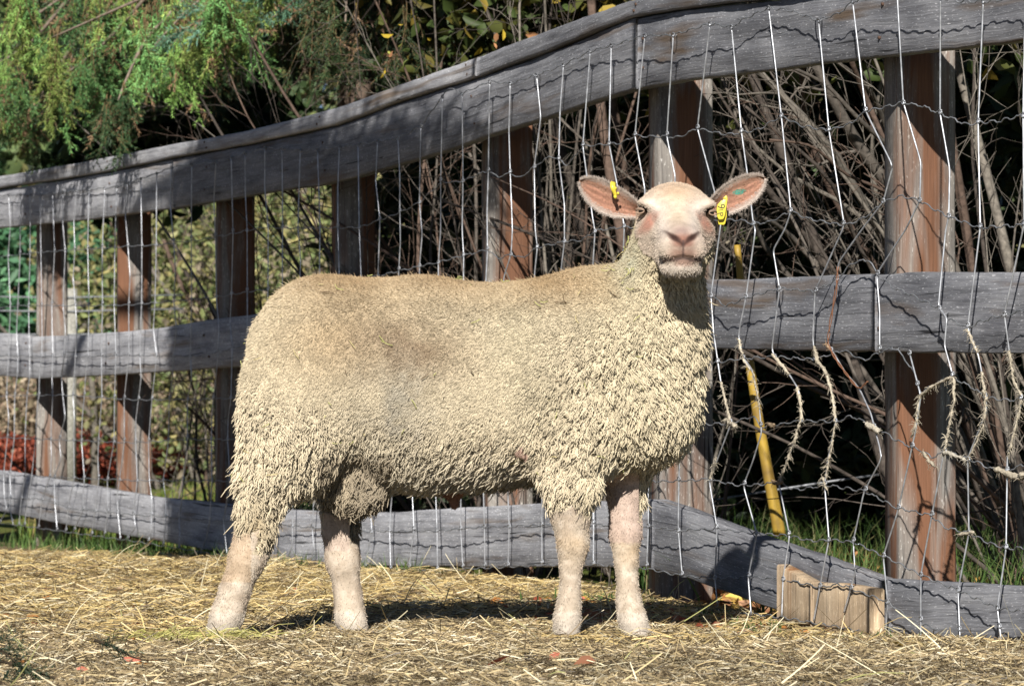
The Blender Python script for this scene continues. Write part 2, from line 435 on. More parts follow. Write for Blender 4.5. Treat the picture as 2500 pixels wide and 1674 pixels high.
# ------------------------------------------------------------------ wire netting
net = thing('wire_netting', 'loose galvanised wire netting hanging along the pasture side of the wooden fence', 'wire netting', tuple(np.append(F(1572) - INW[:2] * 0.05, gz(*F(1572)))))
LW = {
 1: [(-120, 452), (0, 446), (92, 446), (174, 436), (264, 428), (355, 398), (395, 382), (495, 370), (610, 338), (700, 345), (777, 337), (911, 316), (961, 290), (1012, 221), (1025, 200), (1057, 214), (1120, 187), (1167, 191), (1227, 172), (1289, 149), (1350, 117), (1398, 104), (1475, 82), (1540, 80), (1624, 55), (1673, 62), (1700, 45), (1758, 18), (1810, 25), (1872, 47), (1920, 30), (1950, 3), (2000, -6), (2052, -12), (2151, -5), (2190, 3), (2249, 3), (2342, -5), (2420, -5)],
 2: [(-120, 590), (17, 585), (94, 577), (197, 570), (296, 563), (365, 560), (480, 545), (600, 520), (690, 522), (823, 520), (918, 485), (960, 462), (1008, 418), (1059, 415), (1090, 400), (1117, 391), (1140, 405), (1167, 396), (1190, 408), (1222, 381), (1260, 357), (1278, 365), (1298, 380), (1333, 335), (1393, 330), (1420, 328), (1452, 311), (1525, 313), (1555, 314), (1595, 294), (1660, 308), (1696, 304), (1740, 295), (1787, 265), (1830, 287), (1896, 299), (1945, 283), (1980, 255), (2010, 248), (2066, 235), (2110, 243), (2150, 260), (2210, 285), (2237, 282), (2290, 276), (2342, 264), (2420, 262)],
 3: [(-120, 706), (20, 702), (50, 699), (211, 699), (297, 697), (391, 689), (488, 680), (602, 662), (686, 669), (823, 640), (1000, 600), (1115, 571), (1140, 592), (1169, 581), (1195, 590), (1229, 566), (1291, 553), (1330, 550), (1361, 528), (1428, 519), (1500, 520), (1649, 505), (1690, 502), (1723, 512), (1760, 508), (1809, 484), (1850, 500), (1931, 516), (1975, 500), (2020, 462), (2060, 448), (2104, 459), (2140, 480), (2170, 496), (2242, 521), (2342, 515), (2420, 512)],
 4: [(-120, 815), (0, 812), (150, 816), (300, 812), (450, 815), (560, 790), (900, 740), (1300, 700), (1626, 676), (1660, 700), (1706, 681), (1783, 659), (1864, 667), (1912, 640), (1950, 600), (1990, 594), (2003, 625), (2040, 655), (2146, 703), (2170, 728), (2213, 750), (2240, 735), (2297, 719), (2342, 710), (2420, 705)],
 5: [(-120, 905), (0, 905), (150, 903), (308, 914), (445, 913), (560, 910), (1000, 880), (1590, 836), (1699, 820), (1773, 816), (1864, 822), (1930, 800), (1975, 824), (2012, 806), (2050, 795), (2090, 850), (2106, 900), (2135, 880), (2180, 862), (2230, 890), (2254, 908), (2300, 915), (2342, 912), (2420, 910)],
 6: [(-120, 1000), (0, 1000), (300, 1012), (430, 1005), (560, 1005), (1000, 990), (1560, 972), (1672, 968), (1725, 950), (1738, 978), (1832, 961), (1911, 965), (1945, 950), (2000, 975), (2060, 1012), (2108, 1030), (2130, 1046), (2160, 1035), (2190, 1040), (2230, 1055), (2290, 1080), (2342, 1062), (2420, 1060)],
 7: [(-120, 1075), (0, 1085), (100, 1090), (300, 1098), (480, 1099), (900, 1110), (1240, 1105), (1530, 1100), (1622, 1096), (1690, 1110), (1781, 1104), (1820, 1120), (1886, 1109), (1976, 1122), (2050, 1160), (2131, 1179), (2160, 1205), (2216, 1219), (2260, 1240), (2301, 1254), (2342, 1252), (2420, 1250)],
 8: [(-120, 1110), (0, 1138), (92, 1140), (165, 1163), (280, 1174), (350, 1180), (600, 1196), (816, 1215), (1000, 1213), (1100, 1205), (1236, 1200), (1361, 1200), (1483, 1203), (1556, 1212), (1640, 1208), (1731, 1220), (1806, 1224), (1850, 1236), (1896, 1234), (1951, 1239), (2020, 1270), (2106, 1314), (2191, 1349), (2281, 1389), (2342, 1398), (2420, 1405)],
 9: [(-120, 1170), (0, 1195), (300, 1236), (700, 1300), (1000, 1303), (1236, 1292), (1361, 1290), (1483, 1300), (1556, 1316), (1641, 1322), (1711, 1319), (1791, 1324), (1876, 1342), (1920, 1335), (1975, 1356), (2030, 1375), (2090, 1420), (2150, 1440)],
 10: [(1500, 1400), (1600, 1403), (1720, 1404), (1780, 1410), (1870, 1425), (1960, 1440), (2050, 1470)],
}
def Ly(k, x):
    a = np.array(LW[k]); return np.interp(x, a[:, 0], a[:, 1])
def bulge(x, y):
    return 0.026 + 0.022 * (0.5 + 0.5 * np.sin(np.asarray(x) * 0.013 + np.asarray(y) * 0.006))
def WP(x, y, extra=0.0):
    d = fd(x) - (bulge(x, y) + extra) / 0.36
    return P(x, y, d)
def wire_rad(x): return np.interp(x, [0, 1000, 2342], [0.0021, 0.0019, 0.0018])
for k, ctrl in LW.items():
    a = np.array(ctrl, float)
    xs_ = np.arange(a[0, 0], a[-1, 0], 5.0)
    ys_ = np.interp(xs_, a[:, 0], a[:, 1])
    ys_ = np.convolve(np.pad(ys_, 1, mode='edge'), [0.25, 0.5, 0.25], 'valid')
    crimp = np.where((np.arange(len(xs_)) // 3) % 2 == 0, 1.0, -1.0) * np.interp(xs_, [0, 1200, 2342], [0.9, 1.7, 2.6])
    crimp *= 0.5 + np.random.default_rng(k).random(len(xs_))
    mb = MB(); mb.tube(WP(xs_, ys_ + crimp), wire_rad(xs_) * 0.95, 5)
    part_shift(mb.build('line_wire', M_line, net, True), net)

stays = [
 [(1012, 221), (1008, 418), (1008, 525)], [(1057, 214), (1059, 415), (1057, 525)],
 [(1120, 187), (1117, 391), (1114, 485), (1115, 571), (1112, 632)],
 [(1167, 191), (1164, 301), (1167, 396), (1172, 525), (1169, 581), (1152, 635)],
 [(1227, 172), (1237, 268), (1222, 381), (1224, 525), (1229, 566), (1222, 632)],
 [(1289, 149), (1281, 251), (1278, 365), (1291, 468), (1291, 553), (1283, 618)],
 [(1350, 117), (1333, 335), (1356, 502), (1361, 528), (1356, 605)],
 [(1398, 104), (1393, 330), (1410, 415), (1428, 519)],
 [(1475, 82), (1452, 311), (1475, 432)], [(1540, 80), (1525, 313), (1544, 402)],
 [(1624, 55), (1595, 294), (1634, 437), (1649, 510), (1626, 676), (1632, 760), (1648, 870), (1672, 968), (1645, 1040), (1622, 1098), (1640, 1208), (1635, 1320), (1641, 1385)],
 [(1673, 62), (1696, 304), (1710, 403), (1723, 512), (1728, 525), (1706, 681), (1693, 743), (1689, 770), (1699, 817), (1720, 844), (1736, 921), (1742, 990), (1720, 1060), (1700, 1110), (1731, 1220), (1711, 1319), (1718, 1404)],
 [(1758, 18), (1787, 265), (1809, 484), (1795, 525), (1768, 572), (1783, 659), (1765, 800), (1773, 817), (1804, 854), (1827, 891), (1832, 961), (1810, 1029), (1781, 1104), (1806, 1224), (1791, 1324), (1788, 1409)],
 [(1872, 47), (1896, 299), (1931, 516), (1864, 667), (1859, 773), (1864, 820), (1891, 854), (1906, 911), (1911, 965), (1894, 1049), (1886, 1109), (1896, 1234), (1876, 1336), (1861, 1419)],
 [(1950, 3), (1980, 255), (2042, 380), (2020, 462), (1972, 524), (1918, 600), (1914, 632), (1916, 652), (1898, 743), (1894, 787), (1935, 854), (1965, 887), (1992, 945), (2002, 985), (2012, 1022), (2016, 1049), (1976, 1124), (1951, 1239), (1956, 1309), (1930, 1400)],
 [(2052, -12), (2066, 235), (2106, 370), (2104, 459), (2072, 524), (2005, 627), (2012, 713), (2012, 806)],
 [(2151, -5), (2150, 260), (2172, 386), (2170, 496), (2163, 525), (2146, 703), (2166, 726), (2160, 790), (2180, 861), (2183, 911), (2160, 1029), (2131, 1179), (2106, 1314), (2106, 1464)],
 [(2249, 3), (2237, 282), (2242, 521), (2213, 750), (2237, 810), (2244, 844), (2254, 908), (2257, 938), (2213, 1049), (2216, 1219), (2191, 1349), (2196, 1469)],
 [(2345, -5), (2340, 260), (2342, 515), (2297, 719), (2307, 793), (2317, 870), (2338, 914), (2304, 1042), (2301, 1254), (2281, 1389), (2291, 1474)],
 [(2080, 806), (2106, 905), (2094, 985), (2060, 1140), (2050, 1180), (2020, 1272), (2030, 1375), (2026, 1440)],
]
bottoms = [1000, 1055, 1108, 1160, 1236, 1300, 1361, 1420, 1483, 1556]
for s_, bx in zip(stays[:10], bottoms):
    x0 = s_[-1][0]
    for k in (3, 4, 5, 6, 7, 8, 9):
        f_ = min(1, (k - 2) / 5.0); x_ = x0 + (bx - x0) * f_ + random.uniform(-5, 5)
        y_ = float(Ly(k, x_))
        if y_ > s_[-1][1] + 25: s_.append((x_, y_))
for x0 in [-60, -20, 20, 43, 67, 92, 121, 146, 174, 202, 236, 264, 294, 323, 355, 395, 435, 495, 532, 564, 610, 648, 683, 729, 773, 823, 866, 911, 961]:
    s_ = []
    for k in range(1, 10):
        x_ = x0 + random.uniform(-4, 4) + (0 if k < 4 else -(k - 4) * random.uniform(2, 7))
        y_ = float(Ly(k, x_)); s_.append((x_, y_))
        if k < 9 and random.random() < 0.35:
            s_.append((x_ + random.uniform(-7, 7), y_ + 0.5 * (float(Ly(k + 1, x_)) - y_)))
    stays.append(s_)
M_rust = attr_mat('rusty_wire', 0.7, 0.3)
for si, s_ in enumerate(stays):
    a = np.array(s_, float)
    # resample with slightly rounded bends
    L = np.concatenate([[0], np.cumsum(np.linalg.norm(np.diff(a, axis=0), axis=1))])
    tt = np.unique(np.concatenate([np.arange(0, L[-1], 12), L]))
    x_ = np.interp(tt, L, a[:, 0]); y_ = np.interp(tt, L, a[:, 1])
    for _ in range(2):
        x_[1:-1] = 0.25 * x_[:-2] + 0.5 * x_[1:-1] + 0.25 * x_[2:]
        y_[1:-1] = 0.25 * y_[:-2] + 0.5 * y_[1:-1] + 0.25 * y_[2:]
    mb = MB(); mb.tube(WP(x_, y_, 0.003), wire_rad(x_) * 1.12, 6)
    # knots where it crosses a line wire
    for k in range(1, 10):
        dy = y_ - Ly(k, x_); sc = np.where(np.diff(np.sign(dy)) != 0)[0]
        for ix in ([0] if k == 1 else []) + list(sc[:1]):
            th = np.linspace(0, 2 * math.pi * 1.2, 9); r_ = 5.0 * np.interp(x_[ix], [0, 1200, 2342], [0.55, 0.8, 1.1])
            mb.tube(WP(x_[ix] + r_ * np.cos(th) * 0.8, y_[ix] + r_ * np.sin(th), 0.004), wire_rad(x_[ix]) * 1.0, 5)
    part_shift(mb.build('stay_wire', M_wire, net, True), net)
# rusty tie wire round the middle rail
mb = MB()
tx = np.array([1916, 1914, 1898, 1893, 1912, 1935, 1958, 1968, 1984]); ty = np.array([610, 652, 743, 787, 822, 854, 884, 888, 872])
tt = np.linspace(0, 8, 60); x_ = np.interp(tt, range(9), tx); y_ = np.interp(tt, range(9), ty)
for ph in (0, math.pi):
    mb.tube(WP(x_ + 2.2 * np.cos(tt * 5 + ph), y_, 0.006), 0.0013, 5, (0.24, 0.11, 0.06))
part_shift(tag(mb.build('tie_wire', M_rust, net, True), 'twisted rusty tie wire looped over the middle rail'), net)
# matted wool caught on the wires
def tuft(pts, r0, r1, seed, col=(0.50, 0.44, 0.34)):
    a = np.array(pts, float); r = np.random.default_rng(seed)
    L = np.concatenate([[0], np.cumsum(np.linalg.norm(np.diff(a, axis=0), axis=1))])
    tt = np.linspace(0, L[-1], max(6, int(L[-1] / 4)))
    x_ = np.interp(tt, L, a[:, 0]) + r.normal(0, 1.0, len(tt)); y_ = np.interp(tt, L, a[:, 1])
    rad = r.uniform(r0, r1, len(tt)) * 0.58; rad = 0.5 * rad + 0.5 * np.roll(rad, 1); rad[0] = rad[-1] = r0 * 0.4
    w3 = WP(x_, y_, 0.004)
    mb = MB(); c = np.array(col) * r.uniform(0.8, 1.15)
    mb.tube(w3, rad, 7, c)
    mb.v[-1] += r.normal(0, r0 * 0.25, mb.v[-1].shape)
    for _ in range(int(len(tt) * 2.2)):                    # loose fibres
        p_ = w3[r.integers(len(w3))]; d_ = r.normal(0, 1, 3); d_ /= np.linalg.norm(d_)
        l_ = r.uniform(0.006, 0.02)
        mb.tube(np.array([p_, p_ + d_ * l_ * 0.6 + (0, 0, -0.002), p_ + d_ * l_ + (0, 0, -0.007)]), [0.0008, 0.0006, 0.0003], 3, c * r.uniform(0.8, 1.3))
    return part_shift(mb.build('wool_tuft', M_tuft, net, True), net)
S = stays
def sub(si, y0, y1):
    return [p for p in S[si] if y0 <= p[1] <= y1]
tuft([(1648, 872), (1660, 920), (1670, 962)], 0.003, 0.0075, 1)
tuft([(1660, 958), (1672, 968), (1684, 974), (1676, 982)], 0.006, 0.012, 2)
tuft([(1689, 770), (1699, 817), (1716, 846)], 0.003, 0.008, 3)
tuft([(1722, 850), (1736, 921), (1738, 935)], 0.002, 0.005, 4)
tuft([(1766, 808), (1780, 826), (1804, 854)], 0.004, 0.010, 5)
tuft([(1822, 884), (1832, 930), (1832, 961), (1815, 1015)], 0.004, 0.009, 6)
tuft([(1812, 1020), (1795, 1070), (1783, 1100)], 0.003, 0.007, 7)
tuft([(1768, 1100), (1781, 1106), (1790, 1102)], 0.006, 0.012, 8, (0.40, 0.28, 0.18))
tuft([(1862, 790), (1868, 822), (1891, 856)], 0.004, 0.010, 9)
tuft([(1891, 856), (1906, 911), (1911, 965)], 0.004, 0.008, 10)
tuft([(1911, 965), (1900, 1030), (1890, 1090)], 0.003, 0.006, 11)
tuft([(1880, 1090), (1888, 1112), (1894, 1120)], 0.004, 0.009, 12)
tuft([(1755, 966), (1764, 974), (1772, 970)], 0.005, 0.010, 13, (0.36, 0.27, 0.18))
tuft([(1982, 968), (1998, 978), (2012, 990)], 0.008, 0.016, 14, (0.5, 0.45, 0.36))
tuft([(2106, 905), (2128, 886), (2165, 866), (2180, 862)], 0.004, 0.009, 15)
tuft([(2180, 862), (2183, 911), (2168, 990), (2160, 1029)], 0.003, 0.008, 16)
tuft([(2104, 905), (2096, 960), (2085, 1000)], 0.003, 0.007, 17)
tuft([(2213, 752), (2226, 790), (2236, 806)], 0.003, 0.007, 18)
tuft([(2244, 850), (2254, 908), (2252, 960)], 0.004, 0.009, 19)
tuft([(2250, 970), (2230, 1020), (2213, 1050)], 0.002, 0.006, 20)
tuft([(2155, 1034), (2172, 1036), (2192, 1044), (2210, 1052)], 0.005, 0.011, 21, (0.5, 0.46, 0.38))
tuft([(2278, 1070), (2300, 1082), (2330, 1092), (2345, 1086)], 0.007, 0.017, 22)
tuft([(2336, 914), (2322, 980), (2306, 1040)], 0.003, 0.007, 23)
tuft([(2308, 800), (2318, 870), (2336, 905)], 0.003, 0.008, 24)
tuft([(2190, 1222), (2210, 1219), (2226, 1216)], 0.004, 0.009, 25)
tuft([(1640, 1045), (1630, 1075), (1623, 1096)], 0.003, 0.007, 26)
tuft([(2110, 1032), (2126, 1056), (2140, 1066)], 0.004, 0.008, 27)
tuft([(1890, 786), (1894, 792), (1900, 800)], 0.005, 0.010, 28, (0.40, 0.28, 0.18))
# staples and a bent nail
for i_, (x_, y_) in enumerate([(1783, 664), (1916, 652), (2160, 716), (2048, 798), (1540, 82), (1872, 47), (1227, 172)]):
    th = np.linspace(-0.4, math.pi + 0.4, 8)
    mb = MB(); mb.tube(P(x_ + 8 * np.cos(th), y_ + 5 * np.sin(th) - 3, fd(x_) - 0.02 - 0.06 * np.sin(th)), 0.0016, 5)
    part_shift(mb.build('staple', M_wire, net, True), net)
# ------------------------------------------------------------------ the sheep
YS = 8.12                                    # depth of the body's middle plane
def SP_(x, y, off=0.0):                       # survey position -> world on the plane YS+off (x,z judged there)
    return P(x, y, YS + off)
MPX = YS / FPX * KD                           # metres per survey unit at the sheep

prims = []                                    # (kind, data, k, group)
def ell(x, y, off, rx, rz, ry, ang=0.0, k=0.05, g='body'):
    prims.append(('e', (SP_(x, y, off), np.array([rx * MPX, ry, rz * MPX]), math.radians(ang)), k, g))
def cap(x0, y0, o0, r0, x1, y1, o1, r1, k=0.04, g='body', flat=1.0):
    prims.append(('c', (SP_(x0, y0, o0), r0 * MPX, SP_(x1, y1, o1), r1 * MPX, flat), k, g))
def hell(c, r, k=0.03, g='head', sub=False):
    prims.append(('e', (HO + np.array(c), np.array(r), 0.0), k, 'sub' if sub else g))
def hcap(a, ra, b_, rb, k=0.03, g='head', sub=False):
    prims.append(('c', (HO + np.array(a), ra, HO + np.array(b_), rb, 1.0), k, 'sub' if sub else g))
HO = P(1545, 490, 7.93)                       # origin of the head: between the eyes

# trunk
ell(748, 850, 0.0, 172, 207, 0.185)
ell(740, 760, 0.0, 140, 118, 0.165, 0, 0.06)
ell(960, 872, 0.0, 265, 244, 0.205, 0, 0.07)
ell(1060, 960, 0.0, 235, 166, 0.19, 0, 0.06)
ell(1215, 868, 0.0, 240, 228, 0.20, 0, 0.07)
ell(1390, 872, 0.0, 200, 216, 0.185, 0, 0.06)
ell(1395, 745, 0.0, 165, 130, 0.12, -20, 0.07)
ell(1485, 935, -0.01, 112, 128, 0.135, 0, 0.06)
ell(1505, 800, -0.03, 104, 130, 0.12, 0, 0.06)
cap(1488, 745, -0.04, 118, 1528, 570, -0.11, 88, 0.06)
ell(602, 800, 0.0, 34, 66, 0.04, 0, 0.03)
# near hind leg
ell(668, 950, -0.10, 118, 190, 0.10, 12, 0.05)
cap(648, 1010, -0.12, 98, 606, 1110, -0.125, 66, 0.05)
cap(606, 1110, -0.125, 62, 590, 1190, -0.125, 48, 0.03)
cap(590, 1190, -0.125, 46, 566, 1275, -0.125, 40, 0.02)
cap(566, 1275, -0.125, 39, 537, 1352, -0.125, 33, 0.02)
cap(537, 1352, -0.125, 32, 520, 1405, -0.125, 35, 0.02)
cap(520, 1405, -0.125, 34, 503, 1448, -0.13, 33, 0.02)
# far hind leg
cap(770, 985, 0.09, 100, 778, 1120, 0.10, 58, 0.05)
cap(778, 1120, 0.10, 56, 780, 1215, 0.10, 42, 0.03)
cap(780, 1215, 0.10, 40, 784, 1280, 0.10, 39, 0.02)
cap(784, 1280, 0.10, 37, 796, 1360, 0.10, 30, 0.02)
cap(796, 1360, 0.10, 30, 800, 1410, 0.09, 34, 0.02)
cap(800, 1410, 0.09, 32, 814, 1448, 0.07, 33, 0.02)
# scrotum and sheath
ell(815, 1104, -0.01, 80, 78, 0.065, 0, 0.025)
cap(830, 1030, 0.0, 60, 820, 1090, 0.0, 58, 0.03)
cap(1030, 1095, 0.0, 22, 1040, 1158, 0.0, 11, 0.02)
# near foreleg
cap(1322, 1000, -0.10, 92, 1306, 1110, -0.11, 68, 0.05)
cap(1306, 1110, -0.11, 66, 1305, 1180, -0.11, 42, 0.03)
cap(1305, 1180, -0.11, 41, 1311, 1245, -0.112, 33, 0.02)
cap(1311, 1245, -0.112, 33, 1306, 1290, -0.11, 25, 0.02)
cap(1306, 1290, -0.11, 25, 1302, 1375, -0.11, 24, 0.015)
cap(1302, 1375, -0.11, 25, 1297, 1410, -0.11, 29, 0.015)
cap(1297, 1410, -0.11, 28, 1295, 1448, -0.12, 31, 0.015)
# far foreleg
cap(1440, 1030, 0.05, 72, 1432, 1130, 0.04, 42, 0.04)
cap(1432, 1130, 0.04, 41, 1430, 1220, 0.03, 35, 0.02)
cap(1430, 1220, 0.03, 35, 1432, 1280, 0.02, 26, 0.02)
cap(1432, 1280, 0.02, 25, 1437, 1372, 0.0, 26, 0.015)
cap(1437, 1372, 0.0, 27, 1446, 1415, -0.02, 31, 0.015)
cap(1446, 1415, -0.02, 30, 1462, 1458, -0.05, 31, 0.015)
# head
hell((0.0, 0.055, -0.004), (0.084, 0.095, 0.077), 0.03)
hell((0.0, -0.005, 0.022), (0.066, 0.05, 0.036), 0.03)
hcap((0.0, -0.005, -0.016), 0.060, (0.008, -0.122, -0.066), 0.041, 0.03)
hell((0.009, -0.124, -0.082), (0.051, 0.036, 0.037), 0.02)
hell((0.008, -0.098, -0.122), (0.044, 0.045, 0.021), 0.012)
hell((0.002, 0.050, -0.070), (0.085, 0.070, 0.070), 0.03)
hell((0.002, 0.020, -0.035), (0.077, 0.06, 0.045), 0.03)
hell((0.006, -0.050, -0.092), (0.050, 0.062, 0.042), 0.025)
hell((-0.058, -0.020, 0.022), (0.027, 0.028, 0.014), 0.018)
hell((0.062, -0.018, 0.019), (0.027, 0.028, 0.014), 0.018)
hell((0.009, -0.150, -0.066), (0.024, 0.016, 0.016), 0.016)
# carved: nostrils, mouth, groove, eye hollows, tear pits
hcap((-0.003, -0.172, -0.064), 0.0040, (-0.019, -0.160, -0.055), 0.0082, 0.004, sub=True)
hcap((0.021, -0.172, -0.064), 0.0040, (0.037, -0.160, -0.055), 0.0082, 0.004, sub=True)
hcap((0.009, -0.170, -0.066), 0.0022, (0.009, -0.162, -0.100), 0.0026, 0.005, sub=True)
for a_, b_ in (((-0.040, -0.125, -0.097), (-0.016, -0.150, -0.1055)), ((-0.016, -0.150, -0.1055), (0.009, -0.158, -0.102)),
               ((0.009, -0.158, -0.102), (0.034, -0.150, -0.1055)), ((0.034, -0.150, -0.1055), (0.058, -0.125, -0.098))):
    hcap(a_, 0.0038, b_, 0.0038, 0.006, sub=True)
hell((-0.076, -0.022, 0.007), (0.014, 0.016, 0.012), 0.012, sub=True)
hell((0.078, -0.022, 0.003), (0.014, 0.016, 0.012), 0.012, sub=True)
hcap((-0.062, -0.052, -0.012), 0.006, (-0.054, -0.066, -0.030), 0.006, 0.02, sub=True)
hcap((0.066, -0.052, -0.012), 0.006, (0.060, -0.066, -0.030), 0.006, 0.02, sub=True)

def sdf(kind, data, p):
    if kind == 'e':
        c, r, a = data
        d = p - c
        if a:
            ca, sa = math.cos(a), math.sin(a)
            d = np.stack([d[..., 0] * ca + d[..., 2] * sa, d[..., 1], -d[..., 0] * sa + d[..., 2] * ca], -1)
        k0 = np.sqrt(((d / r) ** 2).sum(-1)); k1 = np.sqrt(((d / (r * r)) ** 2).sum(-1)) + 1e-9
        return k0 * (k0 - 1) / k1
    a, ra, b_, rb, fl = data
    ab = b_ - a
    h = np.clip(((p - a) @ ab) / (ab @ ab), 0, 1)
    return np.sqrt(((p - a - h[..., None] * ab) ** 2).sum(-1)) - (ra + (rb - ra) * h)

def grid_axis(lo, hi, fine, hf, hc):
    out = [lo]
    while out[-1] < hi:
        out.append(out[-1] + (hf if fine[0] <= out[-1] < fine[1] else hc))
    return np.array(out)
X0 = SP_(455, 0)[0]; X1 = HO[0] + 0.13
GX = grid_axis(X0, X1, (HO[0] - 0.11, HO[0] + 0.12), 0.0032, 0.0085)
GY = grid_axis(YS - 0.40, YS + 0.25, (HO[1] - 0.185, HO[1] - 0.02), 0.0036, 0.0085)
GZ = grid_axis(-0.06, HO[2] + 0.10, (HO[2] - 0.155, HO[2] + 0.1), 0.0032, 0.0085)
vals = np.full((len(GX), len(GY), len(GZ)), 0.3, np.float32)
def carve(kind, data, k, g):
    if kind == 'e':
        c, r, a = data; e = np.array([max(r[0], r[2]) if a else r[0], r[1], max(r[0], r[2]) if a else r[2]])
        lo, hi = c - e, c + e
    else:
        a, ra, b_, rb, fl = data
        lo = np.minimum(a - ra, b_ - rb); hi = np.maximum(a + ra, b_ + rb)
    pad = k + 0.03
    sl_ = []
    for ax, (G, l, h) in enumerate(zip((GX, GY, GZ), lo - pad, hi + pad)):
        i0, i1 = np.searchsorted(G, l), np.searchsorted(G, h)
        sl_.append(slice(max(0, i0 - 1), min(len(G), i1 + 1)))
    pts = np.stack(np.meshgrid(GX[sl_[0]], GY[sl_[1]], GZ[sl_[2]], indexing='ij'), -1)
    d = sdf(kind, data, pts).astype(np.float32)
    cur = vals[tuple(sl_)]
    if g == 'sub':
        d = -d
        h = np.maximum(k - np.abs(cur - d), 0) / k
        vals[tuple(sl_)] = np.maximum(cur, d) + h * h * k * 0.25
    else:
        h = np.maximum(k - np.abs(cur - d), 0) / k
        vals[tuple(sl_)] = np.minimum(cur, d) - h * h * k * 0.25
for pr in [p for p in prims if p[3] == 'body'] + [p for p in prims if p[3] == 'head'] + [p for p in prims if p[3] == 'sub']:
    carve(*pr)

def surface_nets(v, gx_, gy_, gz_):
    s = v < 0
    c = np.zeros(tuple(n - 1 for n in v.shape), np.int8)
    for a in (0, 1):
        for b2 in (0, 1):
            for e in (0, 1):
                c += s[a:a + c.shape[0], b2:b2 + c.shape[1], e:e + c.shape[2]]
    act = (c > 0) & (c < 8)
    idx = np.argwhere(act)
    ids = np.full(c.shape, -1, np.int64); ids[act] = np.arange(len(idx))
    G = [gx_, gy_, gz_]
    acc = np.zeros((len(idx), 3)); cnt = np.zeros(len(idx))
    corners = [(a, b2, e) for a in (0, 1) for b2 in (0, 1) for e in (0, 1)]
    def val(o): return v[idx[:, 0] + o[0], idx[:, 1] + o[1], idx[:, 2] + o[2]]
    def pos(o): return np.stack([G[k][idx[:, k] + o[k]] for k in range(3)], -1)
    for o in corners:
        for ax in range(3):
            if o[ax] == 0:
                o2 = list(o); o2[ax] = 1
                va, vb = val(o), val(o2)
                m = (va < 0) != (vb < 0)
                tt = np.where(m, va / np.where(m, va - vb, 1), 0)
                p = pos(o) + (pos(o2) - pos(o)) * tt[:, None]
                acc[m] += p[m]; cnt[m] += 1
    V = acc / cnt[:, None]
    Fs = []
    for ax in range(3):
        sa = s.take(range(0, v.shape[ax] - 1), ax); sb = s.take(range(1, v.shape[ax]), ax)
        ed = np.argwhere(sa != sb)
        u_, w_ = (ax + 1) % 3, (ax + 2) % 3
        ok = (ed[:, u_] > 0) & (ed[:, w_] > 0) & (ed[:, u_] < c.shape[u_]) & (ed[:, w_] < c.shape[w_])
        ed = ed[ok]
        q = []
        for du, dw in ((1, 1), (0, 1), (0, 0), (1, 0)):
            e = ed.copy(); e[:, u_] -= du; e[:, w_] -= dw
            q.append(ids[e[:, 0], e[:, 1], e[:, 2]])
        q = np.stack(q, -1)
        flip = ~sa[ed[:, 0], ed[:, 1], ed[:, 2]]
        q[flip] = q[flip][:, ::-1]
        Fs.append(q)
    return V, np.concatenate(Fs)
V, Q = surface_nets(vals, GX, GY, GZ)
del vals
# one light smoothing of the net
def edges_of(Q):
    e = np.concatenate([Q[:, [0, 1]], Q[:, [1, 2]], Q[:, [2, 3]], Q[:, [3, 0]]])
    return np.unique(np.sort(e, 1), axis=0)
E = edges_of(Q)
def smooth(V, E, it, f):
    deg = np.bincount(E.ravel(), minlength=len(V))[:, None]
    for _ in range(it):
        a = np.zeros_like(V)
        for k in range(3):
            a[:, k] = np.bincount(E[:, 0], V[E[:, 1], k], len(V)) + np.bincount(E[:, 1], V[E[:, 0], k], len(V))
        V = V + f * (a / np.maximum(deg, 1) - V)
    return V
V = smooth(V, E, 2, 0.5)
def normals(V, Q):
    n = np.cross(V[Q[:, 2]] - V[Q[:, 0]], V[Q[:, 3]] - V[Q[:, 1]])
    out = np.zeros_like(V)
    for j in range(4):
        for k in range(3):
            out[:, k] += np.bincount(Q[:, j], n[:, k], len(V))
    return out / (np.linalg.norm(out, axis=1)[:, None] + 1e-12)
# one level of catmull-clark through blender for a finer net
tmp = MB(); tmp.add(V, Q); to = tmp.build('tmp', None)
md = to.modifiers.new('s', 'SUBSURF'); md.levels = 1
dg = bpy.context.evaluated_depsgraph_get()
ev = to.evaluated_get(dg).to_mesh()
V = np.zeros(len(ev.vertices) * 3); ev.vertices.foreach_get('co', V); V = V.reshape(-1, 3)
lv = np.zeros(len(ev.loops), np.int32); ev.loops.foreach_get('vertex_index', lv); Q = lv.reshape(-1, 4)
to.evaluated_get(dg).to_mesh_clear()
tm = to.data; bpy.data.objects.remove(to); bpy.data.meshes.remove(tm)
NRM = normals(V, Q)
if (NRM * (V - V.mean(0))).sum() < 0:
    Q = Q[:, ::-1]; NRM = -NRM

